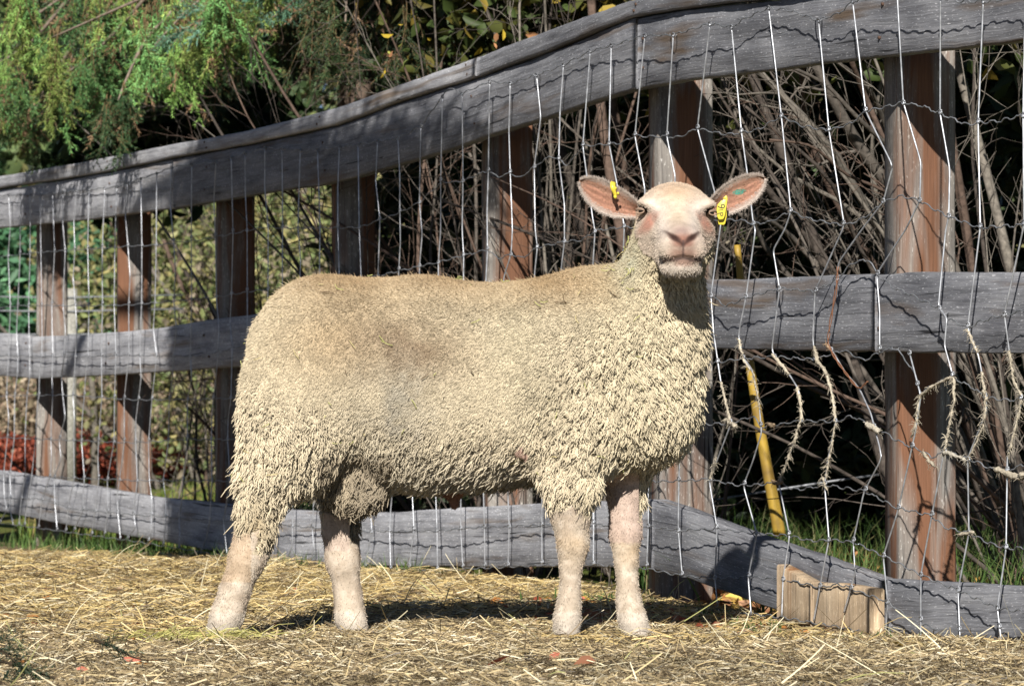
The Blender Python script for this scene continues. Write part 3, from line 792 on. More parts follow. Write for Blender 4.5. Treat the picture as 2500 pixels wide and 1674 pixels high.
def survey(p):
    """world -> survey coordinates as seen at the sheep"""
    x = p[:, 0] / p[:, 1] * FPX / KD + 1250 / KD
    zz = (p[:, 2] - CAM_Z) / p[:, 1]
    y = (837 - (zz - math.tan(PITCH)) / (1 + zz * math.tan(PITCH)) * FPX) / KD
    return x, y
def sstep(a, b_, x): 
    t_ = np.clip((x - a) / (b_ - a), 0, 1); return t_ * t_ * (3 - 2 * t_)
def vnoise(p, sc, seed=0):
    """cheap smooth value noise, vectorised"""
    q = p * sc + seed * 17.3
    i = np.floor(q).astype(np.int64); f = q - i; f = f * f * (3 - 2 * f)
    def h(a):
        n = (a[:, 0] * 73856093) ^ (a[:, 1] * 19349663) ^ (a[:, 2] * 83492791) ^ (seed * 2654435)
        n = (n ^ (n >> 13)) * 1274126177 & 0x7fffffff
        return ((n ^ (n >> 16)) & 0xffff) / 65535.0
    o = 0
    for a in (0, 1):
        for b2 in (0, 1):
            for e in (0, 1):
                wgt = (f[:, 0] if a else 1 - f[:, 0]) * (f[:, 1] if b2 else 1 - f[:, 1]) * (f[:, 2] if e else 1 - f[:, 2])
                o = o + wgt * h(i + np.array([a, b2, e]))
    return o

def head_dist(p):
    d = np.full(len(p), 9.0)
    for kd_, da, k, g in prims:
        if g == 'head': d = np.minimum(d, sdf(kd_, da, p))
    return d
def wool_mask(p):
    x, y = survey(p); off = p[:, 1] - YS
    m = np.ones(len(p))
    jag = (vnoise(p, 45, 3) - 0.5) * 26
    # lower legs are short haired
    nh = (x < 700) & (y > 1100)
    lim = np.where(x > 606 - (y - 1180) * 0.32 + jag * 0.6, 1268, 1215) + jag * 0.7
    m = np.where(nh & (y > lim), 0, m)
    fh = (x > 690) & (x < 860) & (y > 1130) & (off > 0.03)
    m = np.where(fh & (y > np.where(x > 800, 1235, 1175) + jag), 0, m)
    nf = (x > 1230) & (x < 1388) & (y > 1100)
    m = np.where(nf & (y > 1160 + jag + np.where(x > 1340, 25, 0)), 0, m)
    ff = (x > 1360) & (x < 1540) & (y > 1060) & (off > -0.09)
    m = np.where(ff & (y > np.where(x > 1462, 1190, 1085) + jag), 0, m)
    # face
    h = p - HO
    hd = head_dist(p)
    jawline = np.interp(h[:, 2], [-0.2, -0.15, -0.12, -0.08, -0.03, 0.0, 0.05], [-0.08, -0.055, -0.03, 0.008, 0.03, 0.05, 0.3])
    jawline = jawline + (vnoise(p, 90, 5) - 0.5) * 0.012
    face = (hd < 0.030) & (h[:, 1] < jawline) & (h[:, 2] > -0.158) & (np.abs(h[:, 0] - 0.006) < np.interp(h[:, 2], [-0.15, -0.12, -0.09, -0.05, -0.02], [0.054, 0.068, 0.078, 0.092, 0.2]) + (vnoise(p, 110, 6) - 0.5) * 0.012)
    m = np.where(face, 0, m)
    # bare skin behind the elbow and the sheath
    m = np.where((np.hypot(x - 1196, (y - 1036) / 1.2) < 5 + 16 * vnoise(p, 70, 9)) & (off < 0), 0, m)
    m = np.where((np.abs(x - 1037) < 24) & (y > 1128), 0, m)
    return m
def wool_colour(p):
    x, y = survey(p)
    base = np.tile(np.array([0.64, 0.545, 0.385]), (len(p), 1))
    def to(c, f): 
        nonlocal base
        base = base + (np.array(c) - base) * np.clip(f, 0, 1)[:, None]
    n1 = vnoise(p, 9, 1); n2 = vnoise(p, 22, 2); n3 = vnoise(p, 60, 4)
    to((0.38, 0.27, 0.155), sstep(740, 640, y) * (0.25 + 0.9 * n1) * sstep(640, 760, x) * 0.85)      # sun-browned back
    to((0.46, 0.33, 0.19), np.exp(-((x - 780) / 150) ** 2 - ((y - 770) / 100) ** 2) * 0.7)
    to((0.34, 0.25, 0.16), np.exp(-((x - 930) / 130) ** 2 - ((y - 790) / 75) ** 2) * (0.4 + n2))
    to((0.40, 0.355, 0.275), np.exp(-((x - 890) / 110) ** 2 - ((y - 940) / 130) ** 2) * (0.25 + 1.5 * n2 * n3) * 1.0)
    to((0.60, 0.52, 0.36), np.exp(-((x - 1180) / 60) ** 2 - ((y - 790) / 110) ** 2) * 0.6)
    to((0.42, 0.365, 0.255), np.exp(-((x - 1250) / 60) ** 2 - ((y - 900) / 90) ** 2) * 0.5)
    to((0.62, 0.535, 0.365), sstep(1250, 1450, x) * 0.6)
    to((0.46, 0.47, 0.35), np.exp(-((x - 1430) / 45) ** 2 - ((y - 590) / 70) ** 2) * (0.2 + 0.6 * n3))             # greenish marker on the neck
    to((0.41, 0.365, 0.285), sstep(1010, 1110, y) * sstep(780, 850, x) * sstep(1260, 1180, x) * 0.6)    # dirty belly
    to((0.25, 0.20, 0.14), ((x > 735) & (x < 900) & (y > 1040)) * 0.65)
    to((0.36, 0.28, 0.17), np.exp(-((x - 590) / 50) ** 2 - ((y - 1200) / 50) ** 2) * 0.6 * (0.4 + n2))
    base *= (0.82 + 0.34 * n3)[:, None]
    return base
def skin_colour(p):
    x, y = survey(p); h = p - HO
    c = np.tile(np.array([0.56, 0.475, 0.37]), (len(p), 1))
    def to(col, f):
        nonlocal c
        c = c + (np.array(col) - c) * np.clip(f, 0, 1)[:, None]
    n1 = vnoise(p, 40, 7); n2 = vnoise(p, 90, 8)
    legs = (y > 1050)
    to((0.52, 0.40, 0.30), legs * (0.1 + 0.5 * n1))
    to((0.66, 0.60, 0.52), legs * sstep(0.4, 0.8, n2) * 0.25)
    to((0.30, 0.235, 0.17), legs * sstep(0.62, 0.8, vnoise(p, 35, 17)) * 0.3)
    to((0.22, 0.18, 0.14), legs * sstep(1422, 1440, y + 14 * n2) * 0.8)
    to((0.50, 0.37, 0.23), legs * np.exp(-((y - 1255) / 40) ** 2) * (x > 1200) * 0.75 * n1)
    to((0.48, 0.32, 0.18), legs * (x < 575) * (y < 1330) * 0.45)
    to((0.55, 0.41, 0.345), legs * ((y < 1240) & (x > 1380)) * 0.7)
    to((0.56, 0.43, 0.36), legs * ((x > 740) & (x < 800) & (y < 1260)) * 0.6)
    to((0.64, 0.57, 0.48), legs * (y > 1400) * 0.5)
    to((0.24, 0.125, 0.085), ((np.abs(x - 1037) < 26) & (y > 1120) & (y < 1190)) * 1.0)
    to((0.46, 0.29, 0.23), ((np.hypot(x - 1196, y - 1036) < 22)) * 0.8)
    face = ~legs & (np.linalg.norm(h, axis=1) < 0.3)
    f = face * 1.0
    to((0.60, 0.50, 0.405), f * 0.9)
    to((0.70, 0.62, 0.54), f * np.exp(-((np.abs(h[:, 0]) - 0.045) / 0.022) ** 2 - ((h[:, 2] - 0.012) / 0.022) ** 2) * 0.9)
    to((0.68, 0.60, 0.53), f * np.exp(-((np.abs(h[:, 0]) - 0.034) / 0.013) ** 2 - ((h[:, 2] + 0.035) / 0.03) ** 2) * 0.7)
    to((0.40, 0.31, 0.24), f * sstep(-0.05, 0.02, h[:, 1]) * sstep(0.0, -0.05, h[:, 2]) * 0.35)
    to((0.50, 0.35, 0.23), f * np.exp(-((h[:, 0]) / 0.055) ** 2 - ((h[:, 2] - 0.048) / 0.03) ** 2) * 0.85)   # tan forehead
    to((0.47, 0.36, 0.24), f * np.exp(-((h[:, 0]) / 0.022) ** 2 - ((h[:, 2] + 0.012) / 0.025) ** 2) * 0.5)
    for sx_ in (-1, 1):
        cx_, cz_ = (-0.060, -0.019) if sx_ < 0 else (0.064, -0.020)
        rot = (h[:, 0] - cx_) * 0.9 + sx_ * (h[:, 2] - cz_) * 0.45
        to((0.40, 0.15, 0.10), f * np.exp(-(rot / 0.013) ** 4 - ((h[:, 2] - cz_) / 0.024) ** 4) * (0.45 + 0.4 * n2))
        to((0.34, 0.22, 0.15), f * np.exp(-((h[:, 0] - sx_ * 0.079) / 0.014) ** 2 - ((h[:, 2] - 0.004) / 0.014) ** 2) * 0.85)
    to((0.60, 0.42, 0.35), f * np.exp(-((h[:, 0] - 0.055) / 0.02) ** 2 - ((h[:, 2] + 0.06) / 0.03) ** 2) * 0.25)
    to((0.27, 0.185, 0.165), f * np.exp(-((h[:, 0] - 0.007) / 0.030) ** 2 - ((h[:, 2] + 0.044) / 0.017) ** 2) * 0.85)  # greyish bridge of the nose
    to((0.27, 0.125, 0.09), f * np.exp(-((h[:, 0] - 0.009) / 0.027) ** 4 - ((h[:, 2] + 0.066) / 0.016) ** 4) * 0.95)
    to((0.29, 0.16, 0.12), f * np.exp(-((h[:, 0] - 0.009) / 0.033) ** 4 - ((h[:, 2] + 0.094) / 0.013) ** 4) * 0.85)
    to((0.36, 0.20, 0.15), f * np.exp(-((h[:, 0] - 0.012) / 0.022) ** 4 - ((h[:, 2] + 0.112) / 0.008) ** 4) * 0.8)
    to((0.50, 0.45, 0.40), f * np.exp(-((h[:, 0] - 0.005) / 0.05) ** 4 - ((h[:, 2] + 0.128) / 0.014) ** 2) * 0.5)
    for sx_ in (-1, 1):                                           # dark inside of the nostrils
        cx_ = 0.009 + sx_ * 0.018
        to((0.05, 0.025, 0.02), f * np.exp(-(((h[:, 0] - cx_) * 0.87 - sx_ * (h[:, 2] + 0.0595) * 0.5) / 0.0110) ** 4 - (((h[:, 2] + 0.0595) * 0.87 - sx_ * (h[:, 0] - cx_) * 0.45) / 0.0072) ** 4))
    mz = -0.102 - 0.0035 * np.sin(np.clip(np.abs(h[:, 0] - 0.009) / 0.027, 0, 1.2) * math.pi / 2 * 1.0)
    to((0.10, 0.065, 0.055), f * np.exp(-((h[:, 2] - mz) / 0.0045) ** 2) * (np.abs(h[:, 0] - 0.009) < 0.046) * (h[:, 1] < -0.10))
    to((0.08, 0.05, 0.045), f * np.exp(-((h[:, 0] - 0.009) / 0.0024) ** 2) * (h[:, 2] < -0.064) * (h[:, 2] > -0.100) * (h[:, 1] < -0.12) * 0.8)
    c *= ((0.82 + 0.32 * n2) * np.where(legs, 0.96, 1.0))[:, None]
    return c

wm = wool_mask(V)
# lock centres: random surface points, spacing by region
area = 0.5 * np.linalg.norm(np.cross(V[Q[:, 2]] - V[Q[:, 0]], V[Q[:, 3]] - V[Q[:, 1]]), axis=1)
QC = V[Q].mean(1); qx, qy = survey(QC)
qw = wm[Q].mean(1)
def region(x, y):
    """0 = short velvety back, 1 = long shaggy locks"""
    r = np.maximum(sstep(1180, 1420, x + (y - 800) * 0.45) * sstep(690, 830, y), sstep(900, 1040, y + (740 - x) * 0.25) * sstep(900, 700, x))
    r = np.maximum(r, sstep(930, 1080, y) * 0.9)
    r = np.maximum(r, sstep(1440, 1520, x) * 0.75)
    return np.clip(r, 0, 1)
qr = region(qx, qy)
def sample(n, weight):
    p = weight / weight.sum()
    fi = rng.choice(len(Q), n, p=p)
    a, b2 = rng.random(n), rng.random(n)
    q = V[Q[fi]]
    pos = (q[:, 0] * ((1 - a) * (1 - b2))[:, None] + q[:, 1] * (a * (1 - b2))[:, None] + q[:, 2] * (a * b2)[:, None] + q[:, 3] * ((1 - a) * b2)[:, None])
    nn = NRM[Q[fi]].mean(1); nn /= np.linalg.norm(nn, axis=1)[:, None] + 1e-9
    return pos, nn, fi
def folds(p, r):
    """broad partings of the fleece: ridged, long down the thigh, slanting across the breast"""
    x, y = survey(p)
    k = sstep(1380, 1500, x)
    a = p * np.array([34, 20, 13.0]); b_ = np.stack([p[:, 0] * 14 + p[:, 2] * 10, p[:, 1] * 18, p[:, 2] * 34 - p[:, 0] * 14], -1)
    q = a * (1 - k)[:, None] + b_ * k[:, None]
    n_ = 0.65 * vnoise(q, 1.0, 41) + 0.35 * vnoise(q, 2.1, 42)
    rd = 1 - np.clip(np.abs(n_ - 0.5) * 9, 0, 1)
    big = vnoise(p, 11, 43) - 0.5
    return (0.013 * rd ** 1.3 * r + 0.010 * (0.3 + r) * (0.5 - big)) * (0.25 + 0.75 * r)
dens = (60000 * (1 - qr) + 11500 * qr) * (0.45 + 1.15 * vnoise(QC, 26, 44))
wgt = area * qw * dens
NCL = int(wgt.sum())
cpos, cnrm, cfi = sample(NCL, wgt)
creg = qr[cfi]
WARP = np.array([1.0, 1.0, 0.62])
kdt = kdtree.KDTree(NCL)
for i, p in enumerate(cpos * WARP): kdt.insert(p, i)
kdt.balance()
def nearest(pts):
    """nearest lock centre, and how close the point is to the border with the next lock (0 centre .. 1 border)"""
    out = np.empty(len(pts), np.int64); ed = np.empty(len(pts)); d1 = np.empty(len(pts))
    for i, p in enumerate(pts * WARP):
        (_, j, da), (_, j2, db) = kdt.find_n(p, 2)
        out[i] = j; ed[i] = 2 * da / (da + db + 1e-9); d1[i] = db - da
    return out, ed, d1
cheight = rng.uniform(0.35, 1.15, NCL)                        # some locks stand prouder than others
vi = np.where(wm > 0.5)[0]
ci, ce, cdd = nearest(V[vi])
vr = region(*survey(V[vi]))
VB = V.copy()
E2 = edges_of(Q)
wsm = smooth(np.repeat(wm[:, None], 3, 1), E2, 14, 0.7)[:, 0]
VB[vi] -= NRM[vi] * (0.001 - 0.006 * vr + (0.0025 + 0.0150 * vr) * (0.25 * ce ** 2 + 0.75 * ce ** 5) + (0.001 + 0.004 * vr) * (1.0 - cheight[ci]) + folds(V[vi], vr))[:, None] * np.clip(wsm[vi] * 2 - 1, 0, 1)[:, None]
colr = skin_colour(V)
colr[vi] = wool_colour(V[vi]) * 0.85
mb = MB(); mb.add(VB, Q, colr)
sheep = mb.build('sheep', M_skin, None, True)
tag(sheep, 'cream woolled ram standing on straw with its bare pinkish face turned to the viewer', 'sheep')

def flow(p, n):
    x, y = survey(p)
    f = np.zeros_like(p)
    f[:, 2] = -1.0
    f[:, 0] = np.interp(x, [550, 700, 1000, 1300, 1450, 1600], [0.15, -0.15, -0.55, -0.4, 0.05, 0.5])
    f[:, 1] = -0.15
    back = sstep(760, 640, y) * sstep(1440, 1380, x)
    f[:, 0] = f[:, 0] * (1 - back) - 0.8 * back
    f[:, 2] = f[:, 2] * (1 - back) + 0.3 * back
    f += 0.75 * np.stack([vnoise(p, 17, 11) - 0.5, vnoise(p, 17, 12) - 0.5, vnoise(p, 17, 13) - 0.5], -1)
    f -= n * (f * n).sum(-1)[:, None]
    return f / (np.linalg.norm(f, axis=1)[:, None] + 1e-9)
cflow = flow(cpos, cnrm)
clen = (0.0055 + 0.0145 * creg) * rng.uniform(0.75, 1.25, NCL)
clift = np.clip(0.42 - 0.22 * creg + rng.normal(0, 0.10, NCL), 0.08, 0.95)
ccol = wool_colour(cpos) * rng.uniform(0.90, 1.08, (NCL, 1))
front = np.where(QC[:, 1] < YS + 0.06, 1.0, 0.3)
NH = 460000
hp, hn, hf = sample(NH, area * qw * front * (1 + 1.0 * (1 - qr)))
hc, he, hdd = nearest(hp)
hr = qr[hf]
keep = (hdd > 0.0024 * hr) | (rng.random(NH) < 0.35)
hp, hn, hf, hc, he, hr = hp[keep], hn[keep], hf[keep], hc[keep], he[keep], hr[keep]
NH = len(hp)
hp = hp - hn * (0.001 - 0.006 * hr + (0.0025 + 0.0150 * hr) * (0.25 * he ** 2 + 0.75 * he ** 5) + (0.001 + 0.004 * hr) * (1.0 - cheight[hc]) + folds(hp, hr))[:, None]
K = 5
tt = np.linspace(0, 1, K)
L = clen[hc] * rng.uniform(0.75, 1.2, NH) * (1 - 0.35 * hr * he ** 2) * np.clip(wsm[Q[hf]].mean(1) * 1.9 - 0.95 + 0.25 * rng.random(NH), 0.22, 1) * np.clip((head_dist(hp) - 0.0) / 0.045, 0.3, 1)
hfl = flow(hp, hn)
fl = hfl + rng.normal(0, 0.30, (NH, 3))
lift = np.clip(clift[hc] + rng.normal(0, 0.06, NH), 0.1, 1)
strands = np.zeros((NH, K, 3))
tipc = cpos[hc] + (cnrm[hc] * clift[hc][:, None] + cflow[hc] * (1 - clift[hc])[:, None]) * (clen[hc])[:, None]
side = np.cross(hn, hfl)
for k, t_ in enumerate(tt):
    own = hp + (hn * (lift * (t_ - 0.22 * t_ * t_))[:, None] + fl * ((1 - lift) * t_ + 0.30 * t_ * t_)[:, None]) * L[:, None]
    cw = (0.12 + 0.20 * hr) * t_ ** 1.5
    strands[:, k] = own * (1 - cw)[:, None] + (hp * (1 - t_) + tipc * t_) * cw[:, None] + side * (np.sin(ccol[hc, 0] * 300 + t_ * 7.5) * (0.0008 + 0.0022 * hr) * t_)[:, None]
hcol = ccol[hc] * rng.uniform(0.86, 1.12, (NH, 1))
hx, hy = survey(hp)
brown = sstep(740, 640, hy) * sstep(1450, 1380, hx)
def make_hair(name, strands, r0, r1, col, mat, parent):
    n, K = strands.shape[:2]
    cu = bpy.data.hair_curves.new(name)
    cu.add_curves([K] * n)
    cu.position_data.foreach_set('vector', strands.astype(np.float32).ravel())
    at = cu.attributes.get('radius') or cu.attributes.new('radius', 'FLOAT', 'POINT')
    rr = (r0[:, None] if np.ndim(r0) else r0) * (1 - np.linspace(0, 1, K) ** 2.5)[None, :] + (r1[:, None] if np.ndim(r1) else r1)
    at.data.foreach_set('value', np.broadcast_to(rr, (n, K)).astype(np.float32).ravel())
    ca = cu.attributes.new('col', 'FLOAT_COLOR', 'POINT')
    cc = np.ones((n, K, 4), np.float32); cc[:, :, :3] = col if col.ndim == 3 else col[:, None, :]
    ca.data.foreach_set('color', cc.ravel())
    cu.materials.append(mat)
    o = bpy.data.objects.new(name, cu); C.objects.link(o); o.parent = parent
    return o
stray = rng.random(NH) < 0.010
strands[stray] = strands[stray][:, :1] + (strands[stray] - strands[stray][:, :1]) * rng.uniform(1.3, 2.1, stray.sum())[:, None, None] + hn[stray][:, None, :] * (tt ** 1.3)[None, :, None] * rng.uniform(0, 0.008, stray.sum())[:, None, None]
c3 = np.repeat(hcol[:, None, :], K, 1)
tipf = (tt ** 1.5)[None, :, None] * brown[:, None, None] * 0.55
c3 = c3 * (1 - tipf) + np.array([0.36, 0.22, 0.10]) * tipf
make_hair('fleece', strands, 0.0005 + 0.0003 * hr, 0.0002 + 0.0003 * hr, c3, M_wool, sheep)
# bits of straw and chaff caught in the fleece
nb_ = 170
bi = rng.choice(np.where(hp[:, 1] < YS + 0.05)[0], nb_, p=(lambda w_: w_ / w_.sum())(0.15 + 1.3 * np.exp(-((hx[hp[:, 1] < YS + 0.05] - 1440) / 110) ** 2) + 0.4 * (hy[hp[:, 1] < YS + 0.05] > 950)))
mb = MB()
for i in bi:
    p_ = hp[i] + hn[i] * 0.009; d_ = rng.normal(0, 1, 3); d_ -= hn[i] * (d_ @ hn[i]) * 0.8; d_ /= np.linalg.norm(d_); l_ = rng.uniform(0.006, 0.03)
    mb.tube(np.array([p_ - d_ * l_ / 2, p_ + rng.normal(0, 0.002, 3), p_ + d_ * l_ / 2 + hn[i] * 0.003]), 0.0009, 4, np.array([(0.62, 0.52, 0.25), (0.50, 0.50, 0.18), (0.16, 0.11, 0.06)][rng.integers(3)]))
tag(mb.build('straw_bits', M_straw, sheep), kind='stuff')
# short hair of face and legs
NF = 42000
sp_, sn_, sf_ = sample(NF, area * (qw < 0.3) * front * (1 + 1.2 * (qy < 700)))
ffl = flow(sp_, sn_); hh = sp_ - HO
isf = np.linalg.norm(hh, axis=1) < 0.26
ffl[isf] = np.stack([hh[isf, 0] * 3, 0 * hh[isf, 0] + 0.3, -0.5 + 8 * np.clip(hh[isf, 2] + 0.02, -0.06, 0.06)], -1)
ffl += rng.normal(0, 0.25, ffl.shape)
ln = np.where(isf, 0.0045, 0.006) * rng.uniform(0.6, 1.3, NF)
nose = isf & (np.hypot(hh[:, 0] - 0.009, (hh[:, 2] + 0.075) * 0.9) < 0.030)
ln[nose] *= 0.15
ss = np.zeros((NF, 3, 3))
for k, t_ in enumerate((0, 0.5, 1.0)):
    ss[:, k] = sp_ - sn_ * 0.0008 + (sn_ * 0.42 * t_ + ffl * 0.7 * t_) * ln[:, None]
make_hair('short_coat', ss, 0.00045, 0.0001, np.minimum(skin_colour(sp_) * rng.uniform(0.78, 1.12, (NF, 1)), 0.85), M_wool, sheep)

# eyes
M_eye, _t, _b = mat_base('wet_dark_eye', 0.08, 0.6); _b.inputs['Base Color'].default_value = (0.035, 0.022, 0.012, 1)
M_lid = attr_mat('eyelid', 0.6, 0.3)
for sx_, c in ((-1, HO + np.array([-0.0725, -0.016, 0.006])), (1, HO + np.array([0.0745, -0.016, 0.002]))):
    th, ph = np.meshgrid(np.linspace(0, math.pi, 12), np.arange(16) * 2 * math.pi / 16, indexing='ij')
    r_ = 0.0098
    v = c + np.stack([r_ * np.sin(th) * np.cos(ph), r_ * np.sin(th) * np.sin(ph), r_ * np.cos(th)], -1).reshape(-1, 3)
    i, j = np.meshgrid(np.arange(11), np.arange(16), indexing='ij')
    q = np.stack([i * 16 + j, (i + 1) * 16 + j, (i + 1) * 16 + (j + 1) % 16, i * 16 + (j + 1) % 16], -1).reshape(-1, 4)
    mb = MB(); mb.add(v, q); e = mb.build('eye', M_eye, sheep, True)
    # lids: two tapering rims round the eye
    d_ = np.array([sx_ * 0.72, -0.69, 0]); sd = np.array([0.69, sx_ * 0.72, 0])
    mb = MB()
    for up in (1, -1):
        a_ = np.linspace(0, math.pi, 12)
        pts = c + d_ * 0.0085 + sd[None, :] * (np.cos(a_) * 0.0125)[:, None] + np.array([0, 0, 1.0])[None, :] * (np.sin(a_) * up * (0.0046 if up > 0 else 0.0055))[:, None] + d_[None, :] * (np.sin(a_) * 0.002)[:, None]
        mb.tube(pts, 0.0010 + 0.0020 * np.sin(a_) * (1.4 if up > 0 else 0.4), 6, (0.27, 0.19, 0.14) if up > 0 else (0.36, 0.25, 0.18))
    mb.build('eyelid', M_lid, e, True)

# ears
M_ear = attr_mat('ear_skin', 0.7, 0.2, transl=0.18, var=0.15, scale=300)
def ear(base, tip, width, up, cup, roll_back, seed):
    """leaf-shaped cupped ear from base to tip; opening towards the viewer"""
    base = np.array(base); tip = np.array(tip)
    ax = tip - base; Ln = np.linalg.norm(ax); ax /= Ln
    fw = np.array([0, -1.0, 0]); fw -= ax * (fw @ ax); fw /= np.linalg.norm(fw)
    sd = np.cross(ax, fw); sd *= np.sign(sd[2]) if sd[2] else 1     # points up
    nu, nv = 56, 31
    out_v = []; cols = []
    r = np.random.default_rng(seed)
    for layer in (0, 1):
        for a in np.linspace(0, 1, nu):
            wdt = width * (np.interp(a, [0, 0.12, 0.3, 0.5, 0.7, 0.85, 0.95, 1], [0.44, 0.62, 0.90, 1.0, 0.90, 0.64, 0.34, 0.05]))
            for b2 in np.linspace(-1, 1, nv):
                lobe = 1.0 if b2 < 0 else 0.92
                dep = cup * (1 - b2 * b2) * (1 - 0.55 * a)
                curl = 0.012 * max(0, 0.5 - a) * max(0, b2) * 2      # upper rim rolls forward near the base
                p_ = base + ax * (a * Ln) + sd * (b2 * lobe * wdt * 0.5 + up * math.sin(a * math.pi)) - fw * (dep - curl - roll_back * a)
                ridge = 0.0012 * math.sin(b2 * 9 + 1.0) * math.sin(a * math.pi) * (1 - abs(b2))
                p_ = p_ + fw * ridge - fw * (0.0035 * layer * (1 - 0.6 * b2 * b2))
                out_v.append(p_)
                rim = max(sstep(0.62, 0.95, abs(b2)), sstep(0.86, 1.0, a))
                inner = np.array([0.47, 0.24, 0.165]) * (0.72 + 0.42 * math.sin(b2 * 7 + a * 5) ** 2)
                inner = inner + (np.array([0.42, 0.28, 0.20]) - inner) * (0.35 if b2 > 0.25 else 0.0)
                cc = inner * (1 - rim) + np.array([0.46, 0.36, 0.30]) * rim
                if layer: cc = np.array([0.62, 0.50, 0.42])
                cols.append(cc)
    out_v = np.array(out_v); n = nu * nv; cols = np.array(cols)
    if seed == 6:                                              # green marker paint on the ear skin
        ex_, ey_ = survey(out_v); ex_ = ex_ * 1.0; g_ = (np.hypot((ex_ - 1691) / 15, (ey_ - 439 + (ex_ - 1691) * 0.12) / 6.5) < 1) & (np.arange(len(out_v)) < n)
        cols[g_] = (0.07, 0.33, 0.25)
    i, j = np.meshgrid(np.arange(nu - 1), np.arange(nv - 1), indexing='ij')
    q = np.stack([i * nv + j, i * nv + j + 1, (i + 1) * nv + j + 1, (i + 1) * nv + j], -1).reshape(-1, 4)
    fs = [q, q[:, ::-1] + n]
    rimi = [a * nv for a in range(nu)] + [(nu - 1) * nv + b2 for b2 in range(1, nv)] + [a * nv + nv - 1 for a in range(nu - 2, -1, -1)] + [b2 for b2 in range(nv - 2, 0, -1)]
    rimi = np.array(rimi); r2 = np.roll(rimi, -1)
    fs.append(np.stack([rimi, r2, r2 + n, rimi + n], -1))
    mb = MB(); mb.add(out_v, fs, cols)
    o = mb.build('ear', M_ear, sheep, True)
    # downy rim
    pts = out_v[:n].reshape(nu, nv, 3)
    m_ = 5200
    ri = r.integers(0, nu - 1, m_); rj = r.integers(0, nv - 1, m_)
    edge = r.random(m_) < 0.5; rj = np.where(edge, np.where(r.random(m_) < 0.5, 0, nv - 2), rj)
    fr = r.random((m_, 2))
    p0 = pts[ri, rj] * ((1 - fr[:, 0]) * (1 - fr[:, 1]))[:, None] + pts[ri + 1, rj] * (fr[:, 0] * (1 - fr[:, 1]))[:, None] + pts[ri, rj + 1] * ((1 - fr[:, 0]) * fr[:, 1])[:, None] + pts[ri + 1, rj + 1] * (fr[:, 0] * fr[:, 1])[:, None]
    bb = (rj + fr[:, 1]) / (nv - 1) * 2 - 1
    dirs = sd[None, :] * (bb * 0.9)[:, None] + ax[None, :] * 0.6 + fw[None, :] * 0.35 + r.normal(0, 0.3, (m_, 3))
    ln_ = r.uniform(0.0025, 0.0055, m_) * (0.55 + 0.6 * np.abs(bb))
    s3 = np.stack([p0, p0 + dirs * ln_[:, None] * 0.5, p0 + dirs * ln_[:, None]], 1)
    cc = np.where((np.abs(bb) > 0.6)[:, None], np.array([0.54, 0.46, 0.40]), np.array([0.40, 0.23, 0.15])) * r.uniform(0.8, 1.15, (m_, 1))
    make_hair('ear_down', s3, 0.0004, 0.0001, cc, M_wool, o)
    return o, base, ax, fw, sd, Ln
DE = 7.96
le = ear(P(1462, 484, DE + 0.02), P(1327, 413, DE - 0.01), 0.068, -0.006, 0.016, 0.0, 5)
re = ear(P(1622, 482, DE + 0.02), P(1748, 407, DE - 0.01), 0.066, 0.0, 0.016, 0.0, 6)

# ear tags
M_tag, _t, _b = mat_base('yellow_plastic_tag', 0.35, 0.4); _b.inputs['Base Color'].default_value = (0.70, 0.57, 0.06, 1)
M_ink, _t, _b = mat_base('black_tag_ink', 0.5, 0.3); _b.inputs['Base Color'].default_value = (0.05, 0.045, 0.02, 1)
M_green, _t, _b = mat_base('green_tattoo_paint', 0.6, 0.3); _b.inputs['Base Color'].default_value = (0.06, 0.30, 0.22, 1)
def slab(outline, d0, thick, mat, name, parent, tilt=0.0):
    """flat plate from a survey outline at depth d0, real thickness"""
    a = np.array(outline, float)
    f0 = P(a[:, 0], a[:, 1], d0 + tilt * (a[:, 0] - a[:, 0].mean()) * MPX)
    n = len(a); c0 = f0.mean(0)
    inner = c0 + (f0 - c0) * 0.93 + np.array([0, -0.0006, 0])
    v = np.concatenate([inner, f0, f0 + np.array([0, thick, 0])])
    k = np.arange(n); k2 = (k + 1) % n
    fs = [np.stack([k, k2, k2 + n, k + n], -1), np.stack([k + n, k2 + n, k2 + 2 * n, k + 2 * n], -1)]
    t_ = np.arange(1, n - 1)
    fs += [np.stack([0 * t_, t_ + 1, t_], -1), np.stack([0 * t_, t_, t_ + 1], -1) + 2 * n]
    mb = MB(); mb.add(v, fs)
    return mb.build(name, mat, parent)
def Z(cx_, cy_): return 1611.4 + cx_ / 1254 * 80 / KD, 430.9 + cy_ / 1568 * 100 / KD     # tag close-up measure
TD = 7.925
plate = slab([Z(825, 270), Z(870, 310), Z(880, 420), Z(790, 1000), Z(740, 1150), Z(690, 1190), Z(550, 1200), Z(460, 1040), Z(445, 850), Z(495, 625), Z(640, 460), Z(710, 420), Z(730, 340)], TD, 0.0025, M_tag, 'ear_tag', re[0])
plate['label'] = 'yellow plastic ear tag with black characters 91P'
back = slab([Z(850, 620), Z(850, 1060), Z(790, 1350), Z(740, 1400), Z(540, 1390), Z(500, 1200), Z(480, 900), Z(560, 620)], TD + 0.011, 0.002, M_tag, 'ear_tag', re[0])
mb = MB(); c_ = P(*Z(770, 380), TD - 0.0012)
mb.tube(np.array([c_, c_ + (0, 0.014, 0)]), 0.0028, 10); mb.build('tag_pin', M_tag, re[0])
